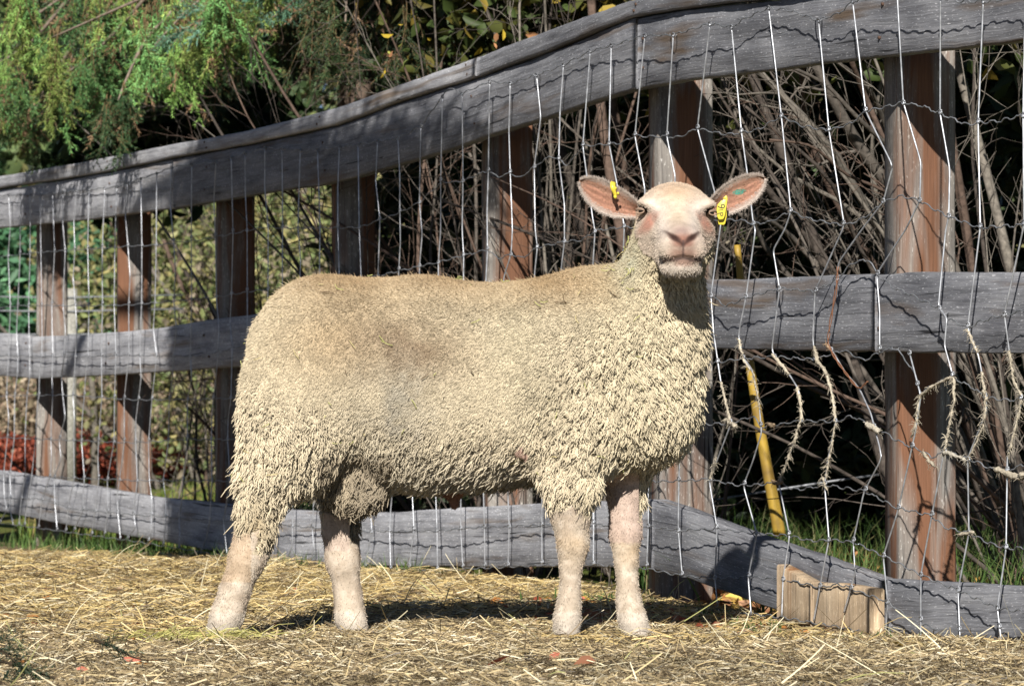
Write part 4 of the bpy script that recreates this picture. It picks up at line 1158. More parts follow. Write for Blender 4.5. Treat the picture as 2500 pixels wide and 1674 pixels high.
for ch_, (u_, v_), hgt in (('9', (640, 690), 0.0165), ('1', (620, 825), 0.0115), ('P', (605, 1000), 0.0125)):
    fc = bpy.data.curves.new('tag_character', 'FONT'); fc.body = ch_; fc.size = 1.0; fc.extrude = 0.006
    fc.align_x = 'CENTER'; fc.align_y = 'CENTER'
    fo = bpy.data.objects.new('tmp', fc); C.objects.link(fo)
    dg = bpy.context.evaluated_depsgraph_get()
    me = bpy.data.meshes.new_from_object(fo.evaluated_get(dg))
    bpy.data.objects.remove(fo); bpy.data.curves.remove(fc)
    co = np.array([x.co for x in me.vertices]); mid = (co.max(0) + co.min(0)) / 2; ext = co.max(0) - co.min(0)
    co = (co - mid) / ext[1] * hgt
    if ch_ == '1': co[:, 0] *= 0.8
    ang = math.radians(-90 + 9)
    R = np.array([[math.cos(ang), -math.sin(ang)], [math.sin(ang), math.cos(ang)]])
    xz = co[:, :2] @ R.T
    pp = P(*Z(u_, v_), TD - 0.0009)
    w3 = np.stack([pp[0] + xz[:, 0], pp[1] - np.sign(co[:, 2]) * 0.0003, pp[2] + xz[:, 1]], -1)
    me.vertices.foreach_set('co', w3.astype(np.float32).ravel())
    me.materials.clear(); me.materials.append(M_ink)
    me.name = 'tag_character'
    o = bpy.data.objects.new('tag_character', me); C.objects.link(o); o.parent = re[0]
# loop tag in the other ear
def Zl(cx_, cy_): return 1386.4 + cx_ / 2091 * 80 / KD, 412.2 + cy_ / 1568 * 60 / KD
path = [(560, 420, 0.030), (500, 150, 0.016), (440, 120, 0.004), (420, 230, -0.006), (430, 480, -0.010), (450, 610, -0.009), (530, 800, -0.006), (600, 1030, -0.004)]
LD = 7.945
xy = np.array([Zl(p[0], p[1]) for p in path]); dd_ = np.array([p[2] for p in path])
pc = P(xy[:, 0], xy[:, 1], LD + dd_)
wd = np.array([150, 150, 150, 160, 165, 160, 130, 120]) / 2091 * 80 / KD * MPX
sdv = np.array([0.93, 0.05, -0.25]); sdv /= np.linalg.norm(sdv)
v = []
tg = np.gradient(pc, axis=0); tg /= np.linalg.norm(tg, axis=1)[:, None]
nrm_ = np.cross(tg, sdv); nrm_ /= np.linalg.norm(nrm_, axis=1)[:, None]
for i in range(len(pc)):
    for s1, s2 in ((-1, -1), (1, -1), (1, 1), (-1, 1)):
        v.append(pc[i] + sdv * wd[i] * s1 + nrm_[i] * 0.0011 * s2)
i = np.arange(len(pc) - 1)[:, None] * 4; j = np.arange(4)[None, :]; j2 = (j + 1) % 4
q = np.stack([i + j, i + 4 + j, i + 4 + j2, i + j2], -1).reshape(-1, 4)
n4 = 4 * (len(pc) - 1)
mb = MB(); mb.add(np.array(v), [q, np.array([[0, 1, 2, 3], [n4 + 3, n4 + 2, n4 + 1, n4]])])
for px_, py_, r_ in ((625, 510, 0.0022), (770, 840, 0.0026), (590, 1060, 0.0034)):
    c_ = P(*Zl(px_, py_), LD - 0.008)
    mb.tube(np.array([c_ + (-0.001, -0.002, 0.001), c_ + (0.001, 0.006, -0.002)]), r_, 8)
lt = mb.build('ear_tag', M_tag, le[0]); lt['label'] = 'small yellow plastic loop tag clipped over the ear edge'
# ------------------------------------------------------------------ straw, litter, grass
def right_limit(Y):
    """X of the fence line at depth Y"""
    xs_ = np.linspace(-250, 2500, 120); f = F(xs_)
    o = np.argsort(f[:, 1]); return np.interp(Y, f[o, 1], f[o, 0])
def scatter_ground(n, y0, y1, pad=0.12, bias=1.0, beyond=0.05):
    out = []
    while sum(len(a) for a in out) < n:
        Y = y0 + (y1 - y0) * rng.random(n * 2) ** bias
        hw = Y * 1250 / FPX + pad
        X = rng.uniform(-1, 1, n * 2) * hw
        keep = (X < right_limit(Y) + beyond) & (rng.random(n * 2) < hw / (y1 * 1250 / FPX + pad))
        out.append(np.stack([X[keep], Y[keep]], -1))
    return np.concatenate(out)[:n]
def strips(name, xy, z, length, width, yaw, pitch, bend, col, mat, segs=2):
    n = len(xy)
    dirv = np.stack([np.cos(yaw) * np.cos(pitch), np.sin(yaw) * np.cos(pitch), np.sin(pitch)], -1)
    side = np.stack([-np.sin(yaw), np.cos(yaw), np.zeros(n)], -1)
    roll = rng.uniform(-1.3, 1.3, n)
    up = np.cross(dirv, side)
    sv = side * np.cos(roll)[:, None] + up * np.sin(roll)[:, None]
    v = np.zeros((n, segs + 1, 2, 3))
    for k in range(segs + 1):
        t_ = k / segs
        c = np.concatenate([xy, z[:, None]], 1) + dirv * (length * (t_ - 0.5 * (pitch < 0.5)))[:, None]
        c[:, 2] += bend * length * (4 * t_ * (1 - t_) - 0.3)
        w_ = width * (1 - 0.35 * t_)
        v[:, k, 0] = c - sv * (w_ / 2)[:, None]; v[:, k, 1] = c + sv * (w_ / 2)[:, None]
    b_ = (np.arange(n) * (segs + 1) * 2)[:, None]
    fs = []
    for k in range(segs):
        o = k * 2
        fs.append(np.concatenate([b_ + o, b_ + o + 1, b_ + o + 3, b_ + o + 2], 1))
    cc = np.repeat(col, (segs + 1) * 2, 0)
    mb = MB(); mb.add(v.reshape(-1, 3), fs, cc)
    return mb.build(name, mat)
def pick(pal, n, wts, var=0.22):
    pal = np.array(pal); i = rng.choice(len(pal), n, p=np.array(wts) / sum(wts))
    return np.clip(pal[i] * rng.uniform(1 - var, 1 + var, (n, 1)), 0, 0.9)
# chopped, trodden straw in front
n = 130000
xy = scatter_ground(n, 6.1, 8.9)
cl = vnoise(np.concatenate([xy, np.zeros((n, 1))], 1), 3.1, 21)
col = pick([(0.58, 0.465, 0.26), (0.42, 0.32, 0.175), (0.25, 0.19, 0.11), (0.10, 0.074, 0.045), (0.74, 0.65, 0.46)], n, [3.4, 4, 3.6, 3.6, 2.4])
col *= (0.55 + 0.8 * cl)[:, None]
z = gz(xy[:, 0], xy[:, 1]) + 0.004 + 0.024 * rng.random(n) * (0.5 + cl)
o = strips('straw', xy, z, rng.uniform(0.012, 0.06, n), rng.uniform(0.0011, 0.0032, n), rng.uniform(0, 6.28, n), rng.normal(0, 0.22, n), rng.normal(0, 0.05, n), col, M_straw, 1)
tag(o, 'short trodden grey-brown straw covering the ground at the front', kind='stuff')
# long loose yellow straw further back
n = 66000
xy = scatter_ground(n, 7.6, 14.2)
cl = vnoise(np.concatenate([xy, np.zeros((n, 1))], 1), 2.1, 22)
col = pick([(0.66, 0.51, 0.23), (0.53, 0.385, 0.165), (0.70, 0.60, 0.38), (0.27, 0.19, 0.10), (0.12, 0.085, 0.05)], n, [4, 4, 2.6, 3, 2])
col *= (0.68 + 0.5 * cl)[:, None]
z = gz(xy[:, 0], xy[:, 1]) + 0.005 + 0.04 * rng.random(n) ** 1.6 * (0.4 + cl) * np.interp(xy[:, 1], [7.6, 9], [0.5, 1])
o = strips('straw', xy, z, rng.uniform(0.03, 0.14, n), rng.uniform(0.0015, 0.0038, n), rng.uniform(0, 6.28, n), rng.normal(0.02, 0.16, n), rng.normal(0, 0.08, n), col, M_straw, 2)
tag(o, 'loose yellow straw bedding spread between the sheep and the fence', kind='stuff')
n = 26000
Y_ = rng.uniform(6.5, 13.5, n); X_ = -Y_ * 1250 / FPX - 0.1 - 1.9 * rng.random(n) ** 1.5
col = pick([(0.66, 0.51, 0.23), (0.53, 0.385, 0.165), (0.27, 0.19, 0.10), (0.12, 0.085, 0.05)], n, [4, 4, 3, 2])
o = strips('straw', np.stack([X_, Y_], -1), gz(X_, Y_) + 0.005 + 0.03 * rng.random(n), rng.uniform(0.03, 0.13, n), rng.uniform(0.0015, 0.0038, n), rng.uniform(0, 6.28, n), rng.normal(0.02, 0.16, n), rng.normal(0, 0.08, n), col, M_straw, 1)
tag(o, 'thinner straw bedding spreading out to the side of the pasture', kind='stuff')
# stems standing proud of the bed, single long pale straws
n = 2000
xy = scatter_ground(n, 6.2, 13.5)
col = pick([(0.74, 0.66, 0.44), (0.60, 0.47, 0.25), (0.20, 0.15, 0.09), (0.5, 0.5, 0.2)], n, [4, 3, 2, 0.6])
z = gz(xy[:, 0], xy[:, 1]) + 0.02
o = strips('straw', xy, z, rng.uniform(0.05, 0.17, n), rng.uniform(0.0016, 0.0032, n), rng.uniform(0, 6.28, n), np.abs(rng.normal(0.12, 0.28, n)), rng.normal(0, 0.06, n), col, M_straw, 4)
tag(o, 'single long pale straws lying across and sticking out of the bed', kind='stuff')

def leaf_quads(cent, size, cols, fold=0.25, flat=None, aspect=0.55, hexa=False):
    """lens-shaped leaves: 6 vertices, 4 triangles' worth of quads, folded on the midrib"""
    n = len(cent)
    a = rng.normal(0, 1, (n, 3))
    if flat is not None: a[:, 2] *= flat
    a /= np.linalg.norm(a, axis=1)[:, None]
    b_ = rng.normal(0, 1, (n, 3))
    if flat is not None: b_[:, 2] *= flat
    b_ -= a * (a * b_).sum(-1)[:, None]; b_ /= np.linalg.norm(b_, axis=1)[:, None] + 1e-9
    nn = np.cross(a, b_)
    s = (size * np.ones(n))[:, None]
    if hexa:
        e_ = nn * s * fold * 0.3; cu_ = nn * s * rng.normal(0, 0.12, (n, 1))
        v = np.stack([cent - a * s * 0.5, cent + b_ * s * aspect * 0.40 + e_ - a * s * 0.24, cent + b_ * s * aspect * 0.42 + e_ + a * s * 0.10, cent + a * s * 0.5 + cu_,
                      cent - b_ * s * aspect * 0.42 + e_ + a * s * 0.10, cent - b_ * s * aspect * 0.40 + e_ - a * s * 0.24], 1)
        k = (np.arange(n) * 6)[:, None]
        f = [np.concatenate([k, k + 1, k + 2, k + 3], 1), np.concatenate([k, k + 3, k + 4, k + 5], 1)]
        return v.reshape(-1, 3), f, np.repeat(cols, 6, 0)
    v = np.stack([cent - a * s * 0.5, cent + b_ * s * aspect * 0.5 + nn * s * fold * 0.3 - a * s * 0.08, cent + a * s * 0.5, cent - b_ * s * aspect * 0.5 + nn * s * fold * 0.3 - a * s * 0.08], 1)
    k = (np.arange(n) * 4)[:, None]
    f = [np.concatenate([k, k + 1, k + 2], 1), np.concatenate([k, k + 2, k + 3], 1)]
    return v.reshape(-1, 3), f, np.repeat(cols, 4, 0)
# autumn leaves on the straw and beyond the rail
n = 420
xy = np.concatenate([scatter_ground(150, 8.3, 11), scatter_ground(30, 6.6, 8.3), np.stack([rng.uniform(0.05, 0.95, 240), rng.uniform(8.55, 10.2, 240)], -1)])
n = len(xy)
col = pick([(0.42, 0.10, 0.05), (0.55, 0.24, 0.07), (0.50, 0.16, 0.10), (0.62, 0.42, 0.08), (0.30, 0.13, 0.07)], n, [3, 3, 2, 1.5, 2])
v, f, c = leaf_quads(np.concatenate([xy, (gz(xy[:, 0], xy[:, 1]) + 0.022)[:, None]], 1), rng.uniform(0.025, 0.065, n), col, 0.5, 0.25, hexa=True)
mb = MB(); mb.add(v, f, c)
tag(mb.build('fallen_leaves', M_leaf), 'red and orange autumn leaves scattered on the straw along the bottom rail', kind='stuff')
n = 4200
X = rng.uniform(0.5, 2.4, n); Y = rng.uniform(9.0, 15.5, n); k_ = X > right_limit(Y) + 0.1; X, Y = X[k_], Y[k_]; n = len(X)
col = pick([(0.60, 0.38, 0.10), (0.55, 0.26, 0.10), (0.66, 0.50, 0.12), (0.42, 0.20, 0.10), (0.60, 0.34, 0.20)], n, [3, 3, 2, 2, 2])
v, f, c = leaf_quads(np.stack([X, Y, gz(X, Y) + 0.015 + 0.02 * rng.random(n)], -1), rng.uniform(0.04, 0.085, n), col, 0.5, 0.3, 0.7, True)
mb = MB(); mb.add(v, f, c)
tag(mb.build('leaf_litter', M_leaf), 'yellow and tan fallen leaves heaped beyond the near end of the fence', kind='stuff')

def blades(name, X, Y, hgt, col, label, lean=0.35, wid=0.005):
    n = len(X); z = gz(X, Y) - 0.005
    yaw = rng.uniform(0, 6.28, n); ln = hgt * rng.uniform(0.5, 1.2, n)
    out = rng.uniform(0.1, 1, n) * lean
    v = np.zeros((n, 5, 2, 3)); fx = rng.uniform(0, 6.28, n)
    for k in range(5):
        t_ = k / 4
        c = np.stack([X + np.cos(yaw) * out * ln * t_ ** 1.8, Y + np.sin(yaw) * out * ln * t_ ** 1.8, z + ln * (t_ - 0.35 * out * t_ ** 2.5)], -1)
        w_ = wid * (1 - t_ ** 1.5 * 0.95)
        sd_ = np.stack([np.cos(fx), np.sin(fx), 0 * fx], -1) * w_ / 2
        v[:, k, 0] = c - sd_; v[:, k, 1] = c + sd_
    b_ = (np.arange(n) * 10)[:, None]
    fs = [np.concatenate([b_ + 2 * k, b_ + 2 * k + 1, b_ + 2 * k + 3, b_ + 2 * k + 2], 1) for k in range(4)]
    mb = MB(); mb.add(v.reshape(-1, 3), fs, np.repeat(col, 10, 0))
    return tag(mb.build(name, M_leaf), label, kind='stuff')
GREEN = [(0.05, 0.10, 0.025), (0.09, 0.16, 0.04), (0.14, 0.20, 0.06), (0.24, 0.23, 0.10)]
# tall green grass behind the right bottom rail
X = rng.uniform(0.35, 2.1, 11000); Y = rng.uniform(8.9, 13.5, 11000)
cln = vnoise(np.stack([X, Y, 0 * X], -1), 3.5, 31)
k_ = (X > right_limit(Y) + 0.10) & (cln > 0.53); X, Y = X[k_], Y[k_]
blades('grass', X, Y, 0.24, pick(GREEN, len(X), [2, 4, 3, 1.5]), 'tufts of green grass growing behind the bottom rail near the grey post', 0.9, 0.006)
# grass under the far part of the bottom rail and weeds by the front leg
X = rng.uniform(-2.6, -0.3, 9000); Y = rng.uniform(11.5, 17, 9000)
dx_ = X - right_limit(Y); k_ = (dx_ > -0.16) & (dx_ < 0.5); X, Y = X[k_], Y[k_]
blades('grass', X, Y, 0.10, pick(GREEN, len(X), [4, 4, 2, 0.5]), 'short green grass along the foot of the receding bottom rail', 0.7, 0.005)
X = np.concatenate([rng.normal(0.23, 0.08, 260), rng.normal(0.62, 0.07, 200), rng.normal(0.50, 0.05, 90), rng.normal(0.80, 0.05, 90)])
Y = np.concatenate([rng.normal(9.9, 0.15, 260), rng.normal(8.9, 0.12, 200), rng.normal(9.3, 0.1, 90), rng.normal(8.2, 0.08, 90)])
blades('grass', X, Y, 0.055, pick(GREEN, len(X), [2, 4, 3, 0.5]), 'low weeds and grass sprigs at the foot of the slanting bottom board', 0.9, 0.010)
# a green-yellow hay wisp by the hind foot
n = 700
X = rng.normal(float(SP_(500, 1440)[0]) - 0.01, 0.085, n); Y = rng.normal(YS - 0.28, 0.07, n)
o = strips('hay_wisp', np.stack([X, Y], -1), gz(X, Y) + 0.035 * rng.random(n), rng.uniform(0.03, 0.13, n), rng.uniform(0.0012, 0.0026, n), rng.normal(0.25, 0.7, n), rng.normal(0.06, 0.2, n), rng.normal(0, 0.1, n), pick([(0.42, 0.40, 0.12), (0.55, 0.50, 0.18), (0.26, 0.27, 0.08)], n, [3, 3, 2]), M_straw, 3)
tag(o, 'wisp of greenish hay lying around the hind hoof', kind='stuff')
# meadow grass seen through the far fence
X = rng.uniform(-4.8, -0.3, 16000); Y = 15 + 14 * rng.random(16000) ** 1.3
k_ = (X > right_limit(np.minimum(Y, 18)) + 0.3); X, Y = X[k_], Y[k_]
blades('meadow_grass', X, Y, 0.15, pick([(0.16, 0.22, 0.04), (0.28, 0.27, 0.07), (0.34, 0.27, 0.11), (0.10, 0.17, 0.03)], len(X), [4, 2, 2, 2]), 'sunlit green and straw-coloured meadow grass beyond the far fence posts', 0.6, 0.012)

# ------------------------------------------------------------------ bare shrubs behind the fence
BARK = [(0.125, 0.108, 0.092), (0.175, 0.155, 0.13), (0.08, 0.066, 0.056), (0.13, 0.09, 0.07)]
def growing(p0, d0, length, r0, bend, r, droop=0.0, n=9):
    pts = [np.array(p0, float)]; d = np.array(d0, float); d /= np.linalg.norm(d)
    for _ in range(n - 1):
        d = d + r.normal(0, bend, 3) + np.array([0, 0, droop]); d /= np.linalg.norm(d)
        pts.append(pts[-1] + d * length / (n - 1))
    pts = np.array(pts)
    return pts, r0 * np.linspace(1, 0.42, n)
_bx = np.linspace(-250, 2500, 160); _bf = F(_bx); _bo = np.argsort(_bf[:, 0])
def behind(p, gap=0.2):
    p = np.array(p, float)
    fy = np.interp(p[:, 0], _bf[_bo, 0], _bf[_bo, 1])
    p[:, 1] = np.maximum(p[:, 1], fy + gap)
    return p
def stem_part(root, pts, rad, r, name='stem', sides=7, twigs=6, tw_len=0.5, leafcols=None):
    mb = MB(); c = np.array(BARK[r.integers(4)]) * r.uniform(0.8, 1.2)
    tt = np.linspace(0, 1, len(pts)); t2 = np.linspace(0, 1, len(pts) * 3)
    pp = np.stack([np.interp(t2, tt, pts[:, k]) for k in range(3)], -1); rr = np.interp(t2, tt, rad)
    pp = behind(pp, 0.26)
    pp[1:-1] = 0.25 * pp[:-2] + 0.5 * pp[1:-1] + 0.25 * pp[2:]
    mb.tube(pp, rr * r.uniform(0.9, 1.1, len(rr)), sides, c)
    o = part_shift(mb.build(name, M_bark, root, True), root)
    mt = MB()
    for _ in range(twigs):
        i = r.integers(2, len(pp) - 1); d = pp[i] - pp[i - 1]; d = d / np.linalg.norm(d) + r.normal(0, 0.55, 3)
        q, qr_ = growing(pp[i], d, tw_len * r.uniform(0.4, 1.2), max(0.0018, rr[i] * 0.38), 0.16, r, 0, 7); q = behind(q)
        mt.tube(q, qr_, 4, c * r.uniform(0.8, 1.25))
        for _ in range(3):
            j = r.integers(1, 6); d = q[j] - q[j - 1]; d = d / np.linalg.norm(d) + r.normal(0, 0.6, 3)
            q2, q2r = growing(q[j], d, tw_len * r.uniform(0.2, 0.6), max(0.0014, qr_[j] * 0.6), 0.2, r, 0, 5); q2 = behind(q2)
            mt.tube(q2, q2r, 3, c * r.uniform(0.8, 1.25))
    if twigs:
        tag(part_shift(mt.build('twigs', M_bark, root), root), kind='stuff')
    return o
def crown_leaves(root, centre, rad, n, size, pal, wts, name='leaves', flatten=1.0):
    """leaf clumps through an uneven volume"""
    nc = max(6, n // 60)
    u = rng.normal(0, 1, (nc, 3)); u /= np.linalg.norm(u, axis=1)[:, None]
    cc = np.array(centre) + u * (rng.random(nc) ** 0.45)[:, None] * np.array(rad)
    i = rng.integers(0, nc, n)
    cp = cc[i] + rng.normal(0, 1, (n, 3)) * np.array(rad) * 0.13
    v, f, c = leaf_quads(cp, size * rng.uniform(0.6, 1.35, n), pick(pal, n, wts, 0.3), 0.4, hexa=True)
    mb = MB(); mb.add(v, f, c)
    return tag(part_shift(mb.build(name, M_leaf, root), root), kind='stuff')
OLIVE = [(0.05, 0.075, 0.02), (0.09, 0.10, 0.025), (0.14, 0.12, 0.03), (0.30, 0.22, 0.04)]

def shrub(px, depth, label, seed, n_stem, lean, spread, height, rad, twigs=7, leaves=0, crown=None, tw_len=0.5):
    r = np.random.default_rng(seed)
    X = (px * KD - 1250) / FPX * depth; base = np.array([X, depth, float(gz(X, depth))])
    root = thing('bare_shrub', label, 'shrub', tuple(base), 'bare shrubs behind the fence')
    for s_ in range(n_stem):
        b0 = base + np.array([r.normal(0, spread), r.normal(0, 0.22), -0.05])
        d = np.array([lean + r.normal(0, 0.28), r.normal(0, 0.18), 1.0])
        pts, rr = growing(b0, d, height * r.uniform(0.7, 1.2), rad * r.uniform(0.22, 0.8), 0.10, r)
        stem_part(root, pts, rr, r, twigs=twigs + 4, tw_len=tw_len)
    if leaves:
        cx_, cz_, rx_, ry_, rz_ = crown
        crown_leaves(root, (X + cx_, depth + 0.15, cz_), (rx_, ry_, rz_), leaves, 0.075, OLIVE, [3, 4, 3, 1.2])
    return root
# right of and behind the near post: thick leaning stems
big = thing('bare_shrub', 'thick grey-brown stems leaning to the left between the two nearest posts', 'shrub', tuple(np.append([(2150 * KD - 1250) / FPX * 10.6, 10.6], gz(1.2, 10.6))), 'bare shrubs behind the fence')
traced = [([(2350, 1240), (2240, 880), (2075, 640), (1900, 330), (1760, 190), (1640, 60)], 15, 10.9), ([(2340, 1230), (2215, 800), (2075, 480), (1960, 330), (1880, 180), (1800, 20)], 19, 11.2),
          ([(2330, 1210), (2220, 680), (2060, 390), (1985, 240), (1940, 120)], 13, 10.5), ([(2290, 1230), (2140, 860), (1930, 660), (1850, 550), (1750, 430), (1680, 300)], 15, 11.6),
          ([(2360, 1200), (2180, 560), (2050, 350), (1960, 270), (1890, 190), (1800, 150)], 8, 10.2), ([(2300, 1220), (2150, 800), (1990, 600), (1890, 420), (1840, 280), (1830, 120)], 12, 11.9),
          ([(2310, 1220), (2130, 700), (1960, 480), (1800, 400), (1690, 300)], 8, 11.4), ([(2270, 1200), (2080, 760), (1960, 560), (1900, 400), (1700, 240)], 7, 10.8),
          ([(2280, 1220), (2100, 760), (2010, 500), (1990, 330), (2020, 160)], 8, 11.6), ([(2240, 1200), (2000, 760), (1830, 560), (1760, 500), (1690, 490)], 10, 12.2),
          ([(2320, 1200), (2170, 600), (2030, 300), (1990, 200), (1900, 130)], 11, 11.0), ([(2250, 1210), (2030, 740), (1870, 480), (1800, 330), (1790, 150)], 9, 12.4),
          ([(2200, 1200), (1920, 760), (1740, 560), (1700, 420), (1680, 250)], 8, 12.0), ([(2330, 1210), (2170, 640), (2040, 440), (1930, 400), (1860, 330), (1760, 320)], 6, 10.4)]
r_ = np.random.default_rng(77)
for pts2, wpx, dp in traced:
    a = np.array(pts2, float)
    pts = P(a[:, 0], a[:, 1], dp + np.linspace(0.3, -0.2, len(a)) + r_.normal(0, 0.06, len(a)))
    stem_part(big, pts, wpx * KD / (FPX / dp) * np.linspace(0.95, 0.45, len(a)), r_, 'stem', 8, 9, 0.35)
shrubs = [
 (2400, 10.6, 'dense thin grey stems leaning left beyond the nearest post', 101, 11, -0.5, 0.13, 2.3, 0.012, 6),
 (2480, 11.2, 'tangle of brown shrub stems at the near end of the fence', 102, 7, -0.4, 0.14, 2.6, 0.016, 6),
 (1560, 12.8, 'shrub of grey leaning stems behind the ram and the second post', 104, 9, -0.3, 0.2, 2.6, 0.015, 8),
 (1270, 13.4, 'shrub of weathered stems behind the ram\'s back', 105, 15, -0.4, 0.35, 2.7, 0.016, 8),
 (1050, 14.6, 'bare shrub with slanting pale stems above the ram\'s back', 106, 12, -0.45, 0.35, 1.25, 0.016, 8),
 (880, 15.6, 'pale-stemmed shrub beside the fourth post', 107, 9, -0.25, 0.35, 1.1, 0.016, 7),
 (690, 17.4, 'thin dark-stemmed shrub between the fourth and fifth posts', 108, 8, -0.2, 0.35, 1.1, 0.014, 6),
 (460, 19.0, 'sparse twiggy shrub between the fifth and sixth posts', 109, 7, -0.3, 0.4, 1.1, 0.015, 6),
 (1250, 12.3, 'tall tan twiggy shrub rising above the top rail at the middle', 110, 12, 0.1, 0.3, 2.9, 0.009, 9),
 (1420, 11.6, 'tan twigs rising above the highest part of the top rail', 111, 9, 0.0, 0.25, 2.9, 0.008, 9),
]
for px, dp, lab, sd_, ns, ln_, sp2, hg, rd, tw in shrubs:
    shrub(px, dp, lab, sd_, ns, ln_, sp2, hg, rd, tw)
# leafy tops of the thicket (mostly above the picture) - they shade what stands behind
tops = [(2360, 10.9, 2.75), (2060, 11.0, 2.75), (1760, 11.6, 2.75), (1480, 12.6, 2.7), (1210, 13.4, 2.65)]
for i_, (px, dp, zc) in enumerate(tops):
    X = (px * KD - 1250) / FPX * dp
    root = thing('leafy_shrub', ['leafy shrub top over the near end of the fence', 'leafy shrub arching over the nearest post', 'leafy shrub whose crown hangs above the second post gap', 'yellowing shrub crown over the second post', 'yellow-leaved shrub above the middle of the top rail'][i_], 'shrub', (X, dp, float(gz(X, dp))), 'leafy shrubs above the fence')
    r_ = np.random.default_rng(500 + i_)
    for s_ in range(2):
        pts, rr = growing((X + [0.05, 0.16, 0.26, 0.05, 0.0][i_] * (-1 if i_ == 2 else 1) + r_.normal(0, 0.05), dp + 0.3 + r_.normal(0, 0.1), float(gz(X, dp)) - 0.05), (r_.normal(0, 0.15), 0.05, 1), 3.0, 0.022, 0.06, r_)
        stem_part(root, pts, rr, r_, 'trunk', 7, 0)
    crown_leaves(root, (X, dp + 0.45, zc), (0.72, 1.0, 1.0), 15000, 0.08, OLIVE, [4, 4, 2, 0.8], 'crown')
# a few yellow leaves still hanging on the twigs above the rail
root = thing('leafy_shrub', 'thin shrub with scattered yellow leaves just above the middle top rail', 'shrub', tuple(np.append([(1300 * KD - 1250) / FPX * 12.9, 12.9], gz(0.2, 12.9))), 'leafy shrubs above the fence')
r_ = np.random.default_rng(611)
for s_ in range(8):
    X = (r_.uniform(1000, 1500) * KD - 1250) / FPX * 12.6
    pts, rr = growing((X, 12.6, -0.1), (r_.normal(0, 0.2), 0.0, 1), 2.4, 0.009, 0.1, r_)
    stem_part(root, pts, rr, r_, 'stem', 5, 7, 0.4)
n = 45
a = P(rng.uniform(860, 1500, n), rng.uniform(-20, 240, n), rng.uniform(12.2, 13.4, n))
v, f, c = leaf_quads(a, rng.uniform(0.02, 0.05, n), pick([(0.62, 0.45, 0.05), (0.30, 0.30, 0.06), (0.16, 0.2, 0.05), (0.5, 0.25, 0.12)], n, [3, 2, 3, 1]), 0.4, hexa=True)
mb = MB(); mb.add(v, f, c); tag(part_shift(mb.build('leaves', M_leaf, root), root), kind='stuff')
# dark conifers behind the thicket
def conifer(px, depth, label, seed, hgt, rad, n, pal, size=0.10, group='dark conifers behind the thicket', skirt=0.05):
    r = np.random.default_rng(seed)
    X = (px * KD - 1250) / FPX * depth; z0 = float(gz(X, depth))
    root = thing('conifer', label, 'conifer', (X, depth, z0), group)
    mb = MB(); mb.tube(np.array([[X, depth, z0 - 0.1], [X + 0.03, depth, z0 + hgt * 0.5], [X, depth, z0 + hgt]]), [0.09, 0.06, 0.015], 8, (0.14, 0.10, 0.07))
    part_shift(mb.build('trunk', M_bark, root, True), root)
    nb = n // 45
    hz = skirt + (1 - skirt) * r.random(nb) ** 1.25; az = r.uniform(0, 6.28, nb)
    L_ = rad * (1 - hz) ** 0.8 * r.uniform(0.65, 1.1, nb) + 0.1
    i = r.integers(0, nb, n); t_ = r.random(n) ** 0.55
    R_ = L_[i] * t_
    c = np.stack([X + np.cos(az[i]) * R_, depth + np.sin(az[i]) * R_, z0 + hz[i] * hgt - 0.28 * R_ + 0.05], -1) + r.normal(0, 0.05, (n, 3))
    v, f, cc = leaf_quads(c, size * r.uniform(0.6, 1.3, n), pick(pal, n, [1] * len(pal), 0.35), 0.2, 0.7, 0.3)
    mb = MB(); mb.add(v, f, cc)
    tag(part_shift(mb.build('crown', M_needle, root), root), kind='stuff')
    return root
DARK = [(0.018, 0.035, 0.014), (0.03, 0.05, 0.02), (0.045, 0.06, 0.03)]
for i_, (px, dp) in enumerate([(2420, 14.6), (2190, 15.2), (1980, 15.6), (1770, 15.3), (1560, 15.8), (1370, 15.4), (1180, 16.2), (1000, 17.4)]):
    conifer(px, dp, ['dark conifer behind the near end of the fence', 'dark conifer right behind the nearest post', 'dark conifer left of the nearest post', 'dark conifer beyond the yellow pipe', 'dark conifer behind the second post and the ram\'s head', 'dark conifer behind the ram\'s shoulder', 'dark conifer behind the third post', 'dark conifer behind the ram\'s back'][i_], 900 + i_, 3.4, 0.85, 9000, DARK, 0.13)

# the bent yellow guard pipe
a = np.array([(1686, 560), (1694, 640), (1706, 760), (1716, 840), (1728, 920), (1742, 1000), (1758, 1090), (1772, 1160), (1784, 1225)], float)
yd = 10.9
pw = P(a[:, 0], a[:, 1], yd)
mp, t, b = mat_base('yellow_plastic_pipe', 0.5, 0.4)
tc = N(t, 'ShaderNodeTexCoord'); r = ramp(t, [(0.35, (0.20, 0.125, 0.03)), (0.6, (0.42, 0.275, 0.04))]); t.links.new(noise(t, tc.outputs['Object'], 9, 4), r.inputs[0]); t.links.new(r.outputs[0], b.inputs['Base Color'])
t2 = np.linspace(0, 8, 34); pp = np.stack([np.interp(t2, range(9), pw[:, k]) for k in range(3)], -1)
for _ in range(3): pp[1:-1] = 0.25 * pp[:-2] + 0.5 * pp[1:-1] + 0.25 * pp[2:]
mb = MB(); mb.tube(pp, np.interp(t2, [0, 8], [0.010, 0.020]), 12)
pipe = mb.build('yellow_pipe', mp, None, True)
tag(pipe, 'bent yellow plastic pipe standing in the shade behind the second post', 'pipe')
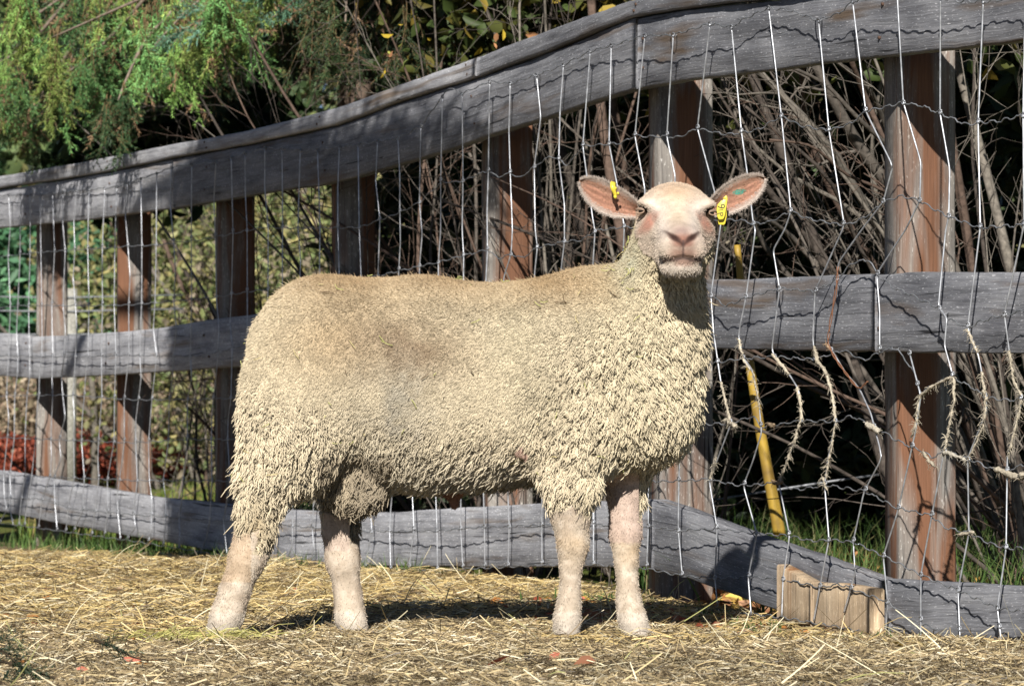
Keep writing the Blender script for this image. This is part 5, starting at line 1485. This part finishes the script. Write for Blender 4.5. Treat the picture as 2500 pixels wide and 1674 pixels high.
# ------------------------------------------------------------------ spruce boughs
def spray_template(r, L=0.17, side=2, needle=0.030, dens=1.0):
    """a flat, drooping twig with side twigs and needles; along +x, needle strips are thin quads. returns verts, quads, kind(0 twig,1 needle), t"""
    V_, F_, T_, K_, J_ = [], [], [], [], []
    def twig(p0, d, ln):
        m = 5; pts = [np.array(p0, float)]
        d = np.array(d, float); d /= np.linalg.norm(d)
        for _ in range(m - 1):
            d = d + r.normal(0, 0.07, 3); d /= np.linalg.norm(d); pts.append(pts[-1] + d * ln / (m - 1))
        pts = np.array(pts)
        sdv_ = np.cross(d, [0.1, 0.2, 1.0]); sdv_ /= np.linalg.norm(sdv_)
        for k in range(m - 1):
            b0 = len(V_)
            for p_, s_ in ((pts[k], -1), (pts[k], 1), (pts[k + 1], 1), (pts[k + 1], -1)):
                V_.append(p_ + sdv_ * 0.0009 * s_); K_.append(0); J_.append(len(F_))
            F_.append([b0, b0 + 1, b0 + 2, b0 + 3])
        nn_ = int(ln / 0.0044 * dens)
        for _ in range(nn_):
            t_ = r.random(); x_ = t_ * (m - 1); k = min(int(x_), m - 2); p_ = pts[k] + (pts[k + 1] - pts[k]) * (x_ - k)
            dd = (pts[k + 1] - pts[k]); dd /= np.linalg.norm(dd)
            a_ = r.normal(0, 1, 3); a_ -= dd * (a_ @ dd); a_ /= np.linalg.norm(a_)
            nd = dd * r.uniform(0.6, 1.1) + a_ * 0.7; nd /= np.linalg.norm(nd)
            l_ = needle * r.uniform(0.7, 1.15) * (1 - 0.25 * t_)
            sv = np.cross(nd, r.normal(0, 1, 3)); sv /= np.linalg.norm(sv)
            b0 = len(V_)
            V_.extend([p_ - sv * 0.0029, p_ + sv * 0.0029, p_ + nd * l_]); K_.extend([1, 1, 1]); J_.extend([1000 + len(T_)] * 3)
            T_.append([b0, b0 + 1, b0 + 2])
        return pts
    main = twig((0, 0, 0), (1, 0, -0.05), L)
    for s_ in range(side):
        k = 0.15 + 0.7 * s_ / side; i = min(int(k * 4), 3)
        p_ = main[i] + (main[i + 1] - main[i]) * (k * 4 - i)
        twig(p_, (0.75, (0.75 if s_ % 2 else -0.75), r.normal(-0.1, 0.2)), L * (1 - k) * 0.55 + 0.025)
    J_ = np.unique(np.array(J_), return_inverse=True)[1]
    return np.array(V_), [np.array(F_), np.array(T_)], np.array(K_), J_
r_ = np.random.default_rng(41)
TPL = [spray_template(r_) for _ in range(5)]
def place_sprays(name, pos, dirs, scale, tint, root, mat=M_needle, brown=0.0):
    Vs, Fs, Cs = MB(), None, None
    mb = MB()
    for p_, d_, s_, tc_ in zip(pos, dirs, scale, tint):
        v, f, k, j_ = TPL[rng.integers(5)]
        d_ = d_ / np.linalg.norm(d_)
        up = rng.normal(0, 1, 3); y_ = np.cross(up, d_); y_ /= np.linalg.norm(y_); z_ = np.cross(d_, y_)
        R_ = np.stack([d_, y_, z_], 1)
        vv_ = (v * s_) @ R_.T + p_
        col = np.where((k == 0)[:, None], np.array([0.20, 0.125, 0.06]), tc_)
        nv = (rng.random(j_.max() + 1) - 0.5) * 0.5 + 1
        col = col * nv[j_][:, None]
        mb.add(vv_, f, col)
    return part_shift(mb.build(name, mat, root), root)
def hanging_bough(root, path, n_hang, hang_len, tints, label=None, wts=None, dens=1.0, scale=1.0, brad=0.012):
    """main limb along path with pendulous branchlets, each clad in needle sprays"""
    path = np.array(path, float)
    tt_ = np.linspace(0, 1, 24); L_ = np.linspace(0, 1, len(path))
    pp_ = np.stack([np.interp(tt_, L_, path[:, k]) for k in range(3)], -1)
    for _ in range(3): pp_[1:-1] = 0.25 * pp_[:-2] + 0.5 * pp_[1:-1] + 0.25 * pp_[2:]
    mb = MB(); mb.tube(pp_, np.linspace(brad, brad * 0.3, 24), 7, (0.24, 0.19, 0.15))
    pos, dirs, sc, tn = [], [], [], []
    tints = np.array(tints)
    ncl_ = max(4, n_hang // 4)
    clc = rng.random(ncl_) ** 0.8; clt = rng.choice(len(tints), ncl_, p=wts); cld = rng.normal(0, 0.07, (ncl_, 3)); clb = rng.uniform(0.7, 1.3, ncl_); cll = rng.uniform(0.6, 1.15, ncl_)
    for h_ in range(n_hang):
        ic = rng.integers(ncl_)
        t_ = np.clip(clc[ic] + rng.normal(0, 0.018), 0, 1)
        p0 = np.array([np.interp(t_, tt_, pp_[:, k]) for k in range(3)]) + cld[ic] * (1, 1.6, 0.3)
        ln_ = hang_len * rng.uniform(0.45, 1.0) * (1 - 0.25 * t_) * cll[ic]
        d0 = np.array([rng.normal(0, 0.14), rng.normal(0, 0.2), -1.0 + rng.normal(0, 0.1)])
        m_ = 7; q_ = [p0]; d_ = d0
        for _ in range(m_ - 1):
            d_ = d_ + rng.normal(0, 0.09, 3); d_ /= np.linalg.norm(d_); q_.append(q_[-1] + d_ * ln_ / (m_ - 1))
        q_ = np.array(q_)
        mb.tube(q_, np.linspace(0.002, 0.0009, m_), 4, (0.20, 0.14, 0.07))
        tc0 = tints[clt[ic]] * clb[ic] * rng.uniform(0.85, 1.15)
        ns_ = max(3, int(ln_ / 0.058 * dens))
        for s_ in range(ns_):
            u_ = rng.random() ** 0.7 * (m_ - 1); k = min(int(u_), m_ - 2)
            pos.append(q_[k] + (q_[k + 1] - q_[k]) * (u_ - k))
            dd_ = (q_[k + 1] - q_[k]); dd_ /= np.linalg.norm(dd_)
            sd_ = rng.normal(0, 0.42, 3); dirs.append(dd_ + sd_ + np.array([0, 0, -0.25])); sc.append(rng.uniform(0.5, 0.95) * scale); tn.append(tc0 * rng.uniform(0.6, 1.35) if rng.random() > 0.07 else np.array([0.30, 0.19, 0.11]))
        pos.append(q_[-1]); dirs.append(q_[-1] - q_[-2] + rng.normal(0, 0.01, 3)); sc.append(0.6 * scale); tn.append(tc0 * 1.1)
    o = part_shift(mb.build('bough', M_bark, root, True), root)
    if label: o['label'] = label
    mbn = place_sprays('needles', pos, dirs, sc, tn, root)
    mbn.parent = o; mbn.matrix_parent_inverse = Matrix.Identity(4)
    tag(mbn, kind='stuff')
    return o
tx_, td_ = 812, 15.4
TX = (tx_ * KD - 1250) / FPX * td_
sproot = thing('spruce_tree', 'spruce tree whose drooping boughs hang over the receding top rail', 'spruce', (TX, td_, float(gz(TX, td_))))
mb = MB(); mb.tube(np.array([[TX, td_, -0.3], [TX + 0.01, td_, 0.8], [TX, td_ + 0.03, 2.4], [TX, td_, 5.5], [TX, td_, 9.0]]), [0.10, 0.085, 0.08, 0.06, 0.02], 12, (0.15, 0.11, 0.085))
part_shift(mb.build('trunk', M_bark, sproot, True), sproot)
YG = [(0.21, 0.37, 0.09), (0.15, 0.32, 0.10), (0.27, 0.37, 0.09), (0.11, 0.24, 0.085)]
def bough_to(pts, dps, *a, **k):
    pts = np.array(pts, float)
    return hanging_bough(sproot, P(pts[:, 0], pts[:, 1], np.array(dps, float)), *a, **k)
W5 = [0.3, 0.3, 0.2, 0.2]
bough_to([(812, -260), (600, -190), (380, -110), (180, -60), (-40, -20)], [15.4, 15.2, 15.0, 15.2, 15.4], 51, 0.62, YG, wts=W5)
bough_to([(812, -180), (620, -120), (430, -50), (270, 20), (110, 90)], [15.4, 15.0, 14.8, 14.9, 15.2], 49, 0.56, YG, wts=W5)
bough_to([(812, -330), (540, -230), (300, -120), (120, 10), (-30, 110)], [15.4, 15.6, 15.7, 15.7, 15.8], 47, 0.60, YG, wts=W5)
bough_to([(812, -150), (640, -110), (520, -50), (420, 30), (340, 120)], [15.4, 15.1, 14.9, 14.8, 14.8], 37, 0.46, YG, wts=W5)
bough_to([(500, -180), (380, -60), (260, 80), (170, 160), (90, 190)], [15.2, 15.2, 15.4, 15.5, 15.6], 39, 0.42, YG, wts=W5)
bough_to([(300, -150), (180, -30), (80, 90), (10, 140), (-60, 160)], [15.6, 15.8, 15.9, 16.0, 16.1], 37, 0.46, YG, wts=W5)
bough_to([(812, -100), (700, -80), (560, -50), (470, -10)], [15.4, 15.0, 14.8, 14.7], 26, 0.36, YG, wts=W5)
bough_to([(812, -200), (680, -130), (560, -70), (480, 10)], [15.4, 14.8, 14.3, 14.0], 40, 0.42, YG, wts=W5)
bough_to([(812, -220), (700, -150), (600, -90), (500, -60), (420, -40)], [15.4, 14.9, 14.5, 14.3, 14.3], 44, 0.46, YG, wts=W5)
bough_to([(640, -150), (450, -30), (330, 90), (285, 190), (270, 230)], [15.2, 15.0, 14.9, 14.85, 14.8], 26, 0.30, [(0.05, 0.10, 0.04), (0.08, 0.13, 0.05)], wts=[0.5, 0.5], label='lowest dark bough tip reaching down over the top rail')
bough_to([(300, -20), (160, 110), (100, 210), (82, 250)], [15.8, 15.9, 16.0, 16.0], 22, 0.30, [(0.06, 0.11, 0.04), (0.15, 0.2, 0.05)], wts=[0.5, 0.5])
DG = [(0.03, 0.055, 0.025), (0.045, 0.075, 0.03)]
for k_, (x1, y1, dp) in enumerate([(960, 40, 13.6), (900, 90, 13.9), (790, 110, 14.0), (700, 90, 14.3), (1020, -10, 13.5), (850, 140, 14.6), (600, 120, 15.0), (740, 150, 14.9), (560, 60, 15.6), (640, 30, 14.6), (920, 10, 14.4)]):
    bough_to([(812, -260), (0.5 * (812 + x1), -150), (x1, y1 - 60)], [15.4, 0.5 * (15.4 + dp), dp], 26, 0.50, DG, wts=[0.5, 0.5])
for k_, (x1, y1) in enumerate([(40, -30), (150, 40), (260, -20), (360, 30), (460, 10), (90, 120), (220, 130), (-20, 60), (330, 110)]):
    bough_to([(812, -300), (0.5 * (812 + x1), -170), (x1, y1 - 60)], [15.4, 16.4, 17.2], 26, 0.62, DG, wts=[0.5, 0.5], scale=2.0)
crown_leaves(sproot, (-1.85, 17.9, 2.05), (0.75, 0.35, 0.6), 3500, 0.13, [(0.03, 0.055, 0.025), (0.05, 0.085, 0.03)], [1, 1], 'crown')
crown_leaves(sproot, (TX + 0.22, 13.2, 2.95), (0.38, 0.9, 0.50), 8000, 0.10, [(0.03, 0.055, 0.025), (0.045, 0.075, 0.03)], [1, 1], 'crown')
# blue-green bough in front
blue = thing('spruce_branch', 'blue-green spruce branch reaching in at the top left above the yellow-green boughs', 'branch', tuple(P(720, -60, 14.0)))
def fir_branch(root, pts, dp, n, tints, scale):
    a = np.array(pts, float); pp_ = P(a[:, 0], a[:, 1], dp)
    t2_ = np.linspace(0, 1, 20); L_ = np.linspace(0, 1, len(a)); q_ = np.stack([np.interp(t2_, L_, pp_[:, k]) for k in range(3)], -1)
    mb = MB(); mb.tube(q_, np.linspace(0.008, 0.002, 20), 6, (0.22, 0.15, 0.10))
    o = part_shift(mb.build('branch', M_bark, root, True), root)
    pos, dirs, sc, tn = [], [], [], []
    for i in range(n):
        u_ = rng.random() * 19; k = min(int(u_), 18); d_ = q_[k + 1] - q_[k]; d_ /= np.linalg.norm(d_)
        pos.append(q_[k] + (q_[k + 1] - q_[k]) * (u_ - k)); dirs.append(d_ + rng.normal(0, 0.5, 3) * np.array([1, 1, 0.6]) + np.array([0, 0, -0.22])); sc.append(scale * rng.uniform(0.6, 1.1)); tn.append(np.array(tints[rng.integers(len(tints))]) * rng.uniform(0.8, 1.2))
    nd = place_sprays('needles', pos, dirs, sc, tn, root); nd.parent = o; nd.matrix_parent_inverse = Matrix.Identity(4); tag(nd, kind='stuff')
BG = [(0.13, 0.28, 0.19), (0.17, 0.34, 0.24), (0.10, 0.21, 0.13)]
fir_branch(blue, [(760, -80), (640, -40), (540, 5), (460, 45), (385, 88)], 14.2, 30, BG, 0.85)
fir_branch(blue, [(760, -80), (640, -50), (540, -20), (440, 20)], 14.3, 26, BG, 0.8)
fir_branch(blue, [(780, -60), (700, -20), (640, 30), (590, 60)], 14.3, 26, BG, 0.75)
fir_branch(blue, [(560, -40), (520, 30), (500, 90), (480, 130)], 14.4, 24, [(0.14, 0.22, 0.06), (0.11, 0.18, 0.07)], 0.7)
fir_branch(blue, [(600, -40), (580, 40), (560, 110), (545, 150)], 14.5, 20, [(0.04, 0.07, 0.04), (0.03, 0.05, 0.03)], 0.7)

# unseen tree; its bough mass is shaped to shade only part of the fence
c0 = F(488); tb = c0 - SUNH * 4.6
shz = float(gz(tb[0], tb[1]))
sh = thing('spruce_tree', 'unseen pasture spruce with a bough mass shaped to throw bands of shade on the fence', 'spruce', (tb[0] - 2.1, tb[1] - 0.9, shz))
tk = tb + np.array([-2.1, -0.9])
mb = MB(); mb.tube(np.array([[tk[0], tk[1], shz - 0.1], [tk[0] + 0.02, tk[1], 2.0], [tk[0], tk[1], 5.0], [tk[0], tk[1], 9.0]]), [0.17, 0.155, 0.13, 0.03], 14, (0.15, 0.11, 0.085))
part_shift(mb.build('trunk', M_bark, sh, True), sh)
lim_ = np.array([[tk[0], tk[1], 4.5], [tk[0] + 0.8, tk[1] + 0.35, 4.75], [tk[0] + 1.6, tk[1] + 0.7, 4.6], [tb[0], tb[1], 4.1], [tb[0] + 0.02, tb[1], 3.3]])
mb = MB(); mb.tube(lim_, [0.06, 0.05, 0.045, 0.04, 0.02], 8, (0.15, 0.11, 0.085))
part_shift(mb.build('limb', M_bark, sh, True), sh)
n = 9000  # raised foliage block, added so the shade band misses the ground
cx_ = np.stack([rng.uniform(-0.27, 0.27, n), rng.uniform(-0.25, 0.25, n), rng.uniform(2.55, 4.15, n)], -1) + np.array([tb[0], tb[1], 0])
v, f, c = leaf_quads(cx_, rng.uniform(0.06, 0.12, n), pick([(0.05, 0.09, 0.035), (0.07, 0.12, 0.04)], n, [1, 1]), 0.2, 0.7, 0.35)
mb = MB(); mb.add(v, f, c); tag(part_shift(mb.build('crown', M_needle, sh), sh), kind='stuff')
te = math.tan(SUN_E)
mbb = MB(); posn, dirn, scn, tnn = [], [], [], []
for k_ in range(40):
    xf = rng.uniform(540, 1130); f_ = F(xf)
    low_ = k_ % 4 == 0
    if low_: xf = rng.uniform(700, 900); f_ = F(xf)
    tdist = 3.9 - (xf - 540) / 590 * 1.2 + rng.normal(0, 0.25)
    q_ = np.append(f_ - SUNH * tdist, np.interp(xf, [540, 1130], [1.27, 1.24]) + (rng.uniform(-0.55, 0.0) if low_ else rng.normal(0.06, 0.09)) + te * tdist)
    s0 = np.array([tb[0], tb[1], q_[2] + 0.5])
    path = np.stack([s0 + (q_ - s0) * u_ + np.array([0, 0, 0.25 * math.sin(u_ * math.pi)]) for u_ in np.linspace(0, 1, 8)])
    mbb.tube(path, np.linspace(0.014, 0.004, 8), 5, (0.2, 0.15, 0.1))
    for s_ in range(20):
        u_ = rng.uniform(0.45, 1.0) * 7; k = min(int(u_), 6); p_ = path[k] + (path[k + 1] - path[k]) * (u_ - k)
        posn.append(p_); dirn.append(np.array([rng.normal(0, 0.3), rng.normal(0, 0.3), -1])); scn.append(rng.uniform(0.7, 1.5)); tnn.append(np.array([0.06, 0.1, 0.04]))
ob = part_shift(mbb.build('bough', M_bark, sh, True), sh)
nd = place_sprays('needles', posn, dirn, scn, tnn, sh); nd.parent = ob; nd.matrix_parent_inverse = Matrix.Identity(4); tag(nd, kind='stuff')

# ------------------------------------------------------------------ far left: bushes, red shrubs, far wood
def bush(px, depth, w_, h_, label, pal, wts, n, size, seed, cat='bush', group='bushes beyond the meadow', zc=None, name='bush'):
    X = (px * KD - 1250) / FPX * depth; z0 = float(gz(X, depth))
    root = thing(name, label, cat, (X, depth, z0), group)
    r = np.random.default_rng(seed)
    for s_ in range(5):
        pts, rr = growing((X + r.normal(0, w_ * 0.2), depth, z0 - 0.05), (r.normal(0, 0.35), r.normal(0, 0.2), 1), h_ * 0.9, 0.03 * h_ / 2, 0.1, r)
        stem_part(root, pts, rr, r, 'stem', 5, 4, h_ * 0.3)
    crown_leaves(root, (X, depth, z0 + h_ * 0.52), (w_ / 2, w_ / 3, h_ * 0.5), int(n * 1.7), size * 0.68, pal, wts, 'crown')
YGR = [(0.19, 0.22, 0.08), (0.28, 0.27, 0.12), (0.33, 0.29, 0.12), (0.14, 0.18, 0.07), (0.30, 0.25, 0.18)]
bush(420, 30, 2.6, 2.6, 'yellow-green bush seen between the fifth and sixth posts', YGR, [4, 4, 2, 3, 2], 3600, 0.11, 1)
bush(640, 27, 2.2, 2.5, 'loose yellowing bush seen between the fourth and fifth posts', YGR, [3, 3, 3, 2, 3], 2800, 0.10, 2)
bush(760, 31, 2.2, 3.0, 'olive bush behind the fourth post', YGR, [3, 2, 1, 4, 2], 3000, 0.11, 3)
bush(560, 40, 4.0, 3.6, 'wide pale green bush far behind the fifth post', YGR, [4, 3, 1, 4, 2], 3600, 0.16, 4)
bush(330, 44, 3.6, 3.4, 'green and yellow bush far behind the sixth post', YGR, [4, 3, 2, 4, 1], 3400, 0.16, 5)
DRY = [(0.36, 0.27, 0.19), (0.28, 0.20, 0.14), (0.42, 0.34, 0.24), (0.30, 0.24, 0.16)]
bush(60, 36, 3.2, 1.3, 'low beige thicket of dry stems at the far left', DRY, [1, 1, 1, 1], 4200, 0.10, 6)
bush(330, 35, 3.4, 1.25, 'low beige thicket of dry stems behind the sixth post', DRY, [1, 1, 1, 1], 4200, 0.10, 7)
bush(560, 37, 3.2, 1.2, 'low dry thicket behind the fifth post', DRY, [1, 1, 1, 1], 3600, 0.10, 8)
RED = [(0.26, 0.055, 0.03), (0.34, 0.09, 0.05), (0.20, 0.05, 0.03)]
bush(30, 31, 1.7, 0.42, 'low rust-red shrub at the far left of the meadow', RED, [1, 1, 1], 3000, 0.07, 9, 'shrub', 'red shrubs in the meadow')
bush(225, 31.5, 1.9, 0.45, 'low rust-red shrub between the sixth and seventh posts', RED, [1, 1, 1], 3200, 0.07, 10, 'shrub', 'red shrubs in the meadow')
bush(370, 32, 0.9, 0.34, 'small rust-red shrub right of the sixth post', RED, [1, 1, 1], 1500, 0.07, 11, 'shrub', 'red shrubs in the meadow')
FIR = [(0.08, 0.20, 0.10), (0.11, 0.25, 0.12), (0.06, 0.13, 0.07)]
conifer(30, 42, 'blue-green young conifer at the far left beyond the meadow', 950, 2.9, 1.3, 5200, FIR, 0.22, 'young conifers beyond the meadow', 0.2)
conifer(205, 43, 'blue-green young conifer between the sixth and seventh posts', 951, 3.0, 1.2, 5200, FIR, 0.22, 'young conifers beyond the meadow', 0.2)
conifer(-90, 44, 'dark conifer at the left edge behind the spruce boughs', 952, 5.4, 1.6, 6000, [(0.03, 0.08, 0.03), (0.05, 0.11, 0.04)], 0.17, 'young conifers beyond the meadow', 0.1)
# pale post and far wire fence in the meadow
zt = P(161, 660, 26.0); ff_ = thing('meadow_fence', 'far thin wire fence with a pale post crossing the meadow', 'fence', (zt[0], 26.0, float(gz(zt[0], 26.0))))
mb = MB(); mb.tube(np.array([[zt[0], 26, float(gz(zt[0], 26)) - 0.05], [zt[0] + 0.01, 26, zt[2]]]), [0.045, 0.042], 10, (0.34, 0.33, 0.29))
part_shift(mb.build('post', M_bark, ff_, True), ff_)
for y_ in (680, 712, 765):
    mb = MB(); mb.tube(P(np.array([-150, 100, 161, 420]), np.array([y_ - 4, y_, y_, y_ - 6]), 25.95), 0.006, 5)
    part_shift(mb.build('line_wire', M_line, ff_, True), ff_)
# far fence wires behind the thicket
for y0_, y1_ in ((1132, 1095), (1013, 975)):
    pass
mb = MB(); mb.tube(P(np.array([1640, 1760, 1900, 2010]), np.array([1142, 1122, 1100, 1085]), 12.2), 0.0045, 6)
o = mb.build('slack_cable', M_line, None, True); tag(o, 'slack grey cable hanging low behind the yellow pipe', 'cable')
# far wood closing the view
n = 66000
X = rng.uniform(-24, 15, n); zz_ = rng.random(n); Y = rng.uniform(52, 60, n)
hgt_ = 6.5 + 3.5 * vnoise(np.stack([X, 0 * X, 0 * X], -1), 0.35, 51)
cl = vnoise(np.stack([X, Y, zz_ * hgt_], -1), 0.9, 52)
col = pick([(0.13, 0.18, 0.07), (0.26, 0.25, 0.11), (0.09, 0.13, 0.06), (0.24, 0.20, 0.14), (0.30, 0.27, 0.12)], n, [4, 3, 3, 3, 1]) * (0.5 + cl)[:, None]
v, f, c = leaf_quads(np.stack([X, Y + 2 * cl, zz_ * hgt_ - 0.4], -1), rng.uniform(0.26, 0.6, n), col, 0.3)
mb = MB(); mb.add(v, f, c); tag(mb.build('far_wood', M_leaf), 'distant mixed wood of green and yellow trees closing the view', kind='stuff')

# ------------------------------------------------------------------ dark twig at the front
tw = thing('fallen_spruce_twig', 'dark green spruce twig lying at the front left corner on the straw', 'twig', tuple(P(80, 1530, 6.6)))
def ground_twig(pts, n, tints, sc0):
    a = np.array(pts, float); q0 = a
    t2_ = np.linspace(0, 1, 16); L_ = np.linspace(0, 1, len(a)); q_ = np.stack([np.interp(t2_, L_, q0[:, k]) for k in range(3)], -1)
    mb = MB(); mb.tube(q_, np.linspace(0.0035, 0.0012, 16), 5, (0.06, 0.045, 0.03))
    o = part_shift(mb.build('branch', M_bark, tw, True), tw)
    pos, dirs, sc, tn = [], [], [], []
    for i in range(n):
        u_ = rng.random() * 15; k = min(int(u_), 14); d_ = q_[k + 1] - q_[k]; d_ /= np.linalg.norm(d_)
        pos.append(q_[k] + (q_[k + 1] - q_[k]) * (u_ - k)); dirs.append(d_ + rng.normal(0, 0.45, 3)); sc.append(sc0 * rng.uniform(0.5, 1.1)); tn.append(np.array(tints[rng.integers(len(tints))]) * rng.uniform(0.8, 1.2))
    nd = place_sprays('needles', pos, dirs, sc, tn, tw); nd.parent = o; nd.matrix_parent_inverse = Matrix.Identity(4); tag(nd, kind='stuff')
DT = [(0.02, 0.04, 0.025), (0.03, 0.055, 0.03)]
for pts in ([(-60, 1500), (20, 1515), (100, 1540), (185, 1575)], [(-40, 1560), (60, 1565), (150, 1590)], [(-60, 1470), (0, 1485), (60, 1530)], [(215, 1462), (260, 1478), (300, 1500), (340, 1512)]):
    a = np.array(pts, float)
    ground_twig(P(a[:, 0], a[:, 1], 6.35 if a[0, 0] < 0 else 6.9), 9 if a[0, 0] < 0 else 5, DT, 0.42)
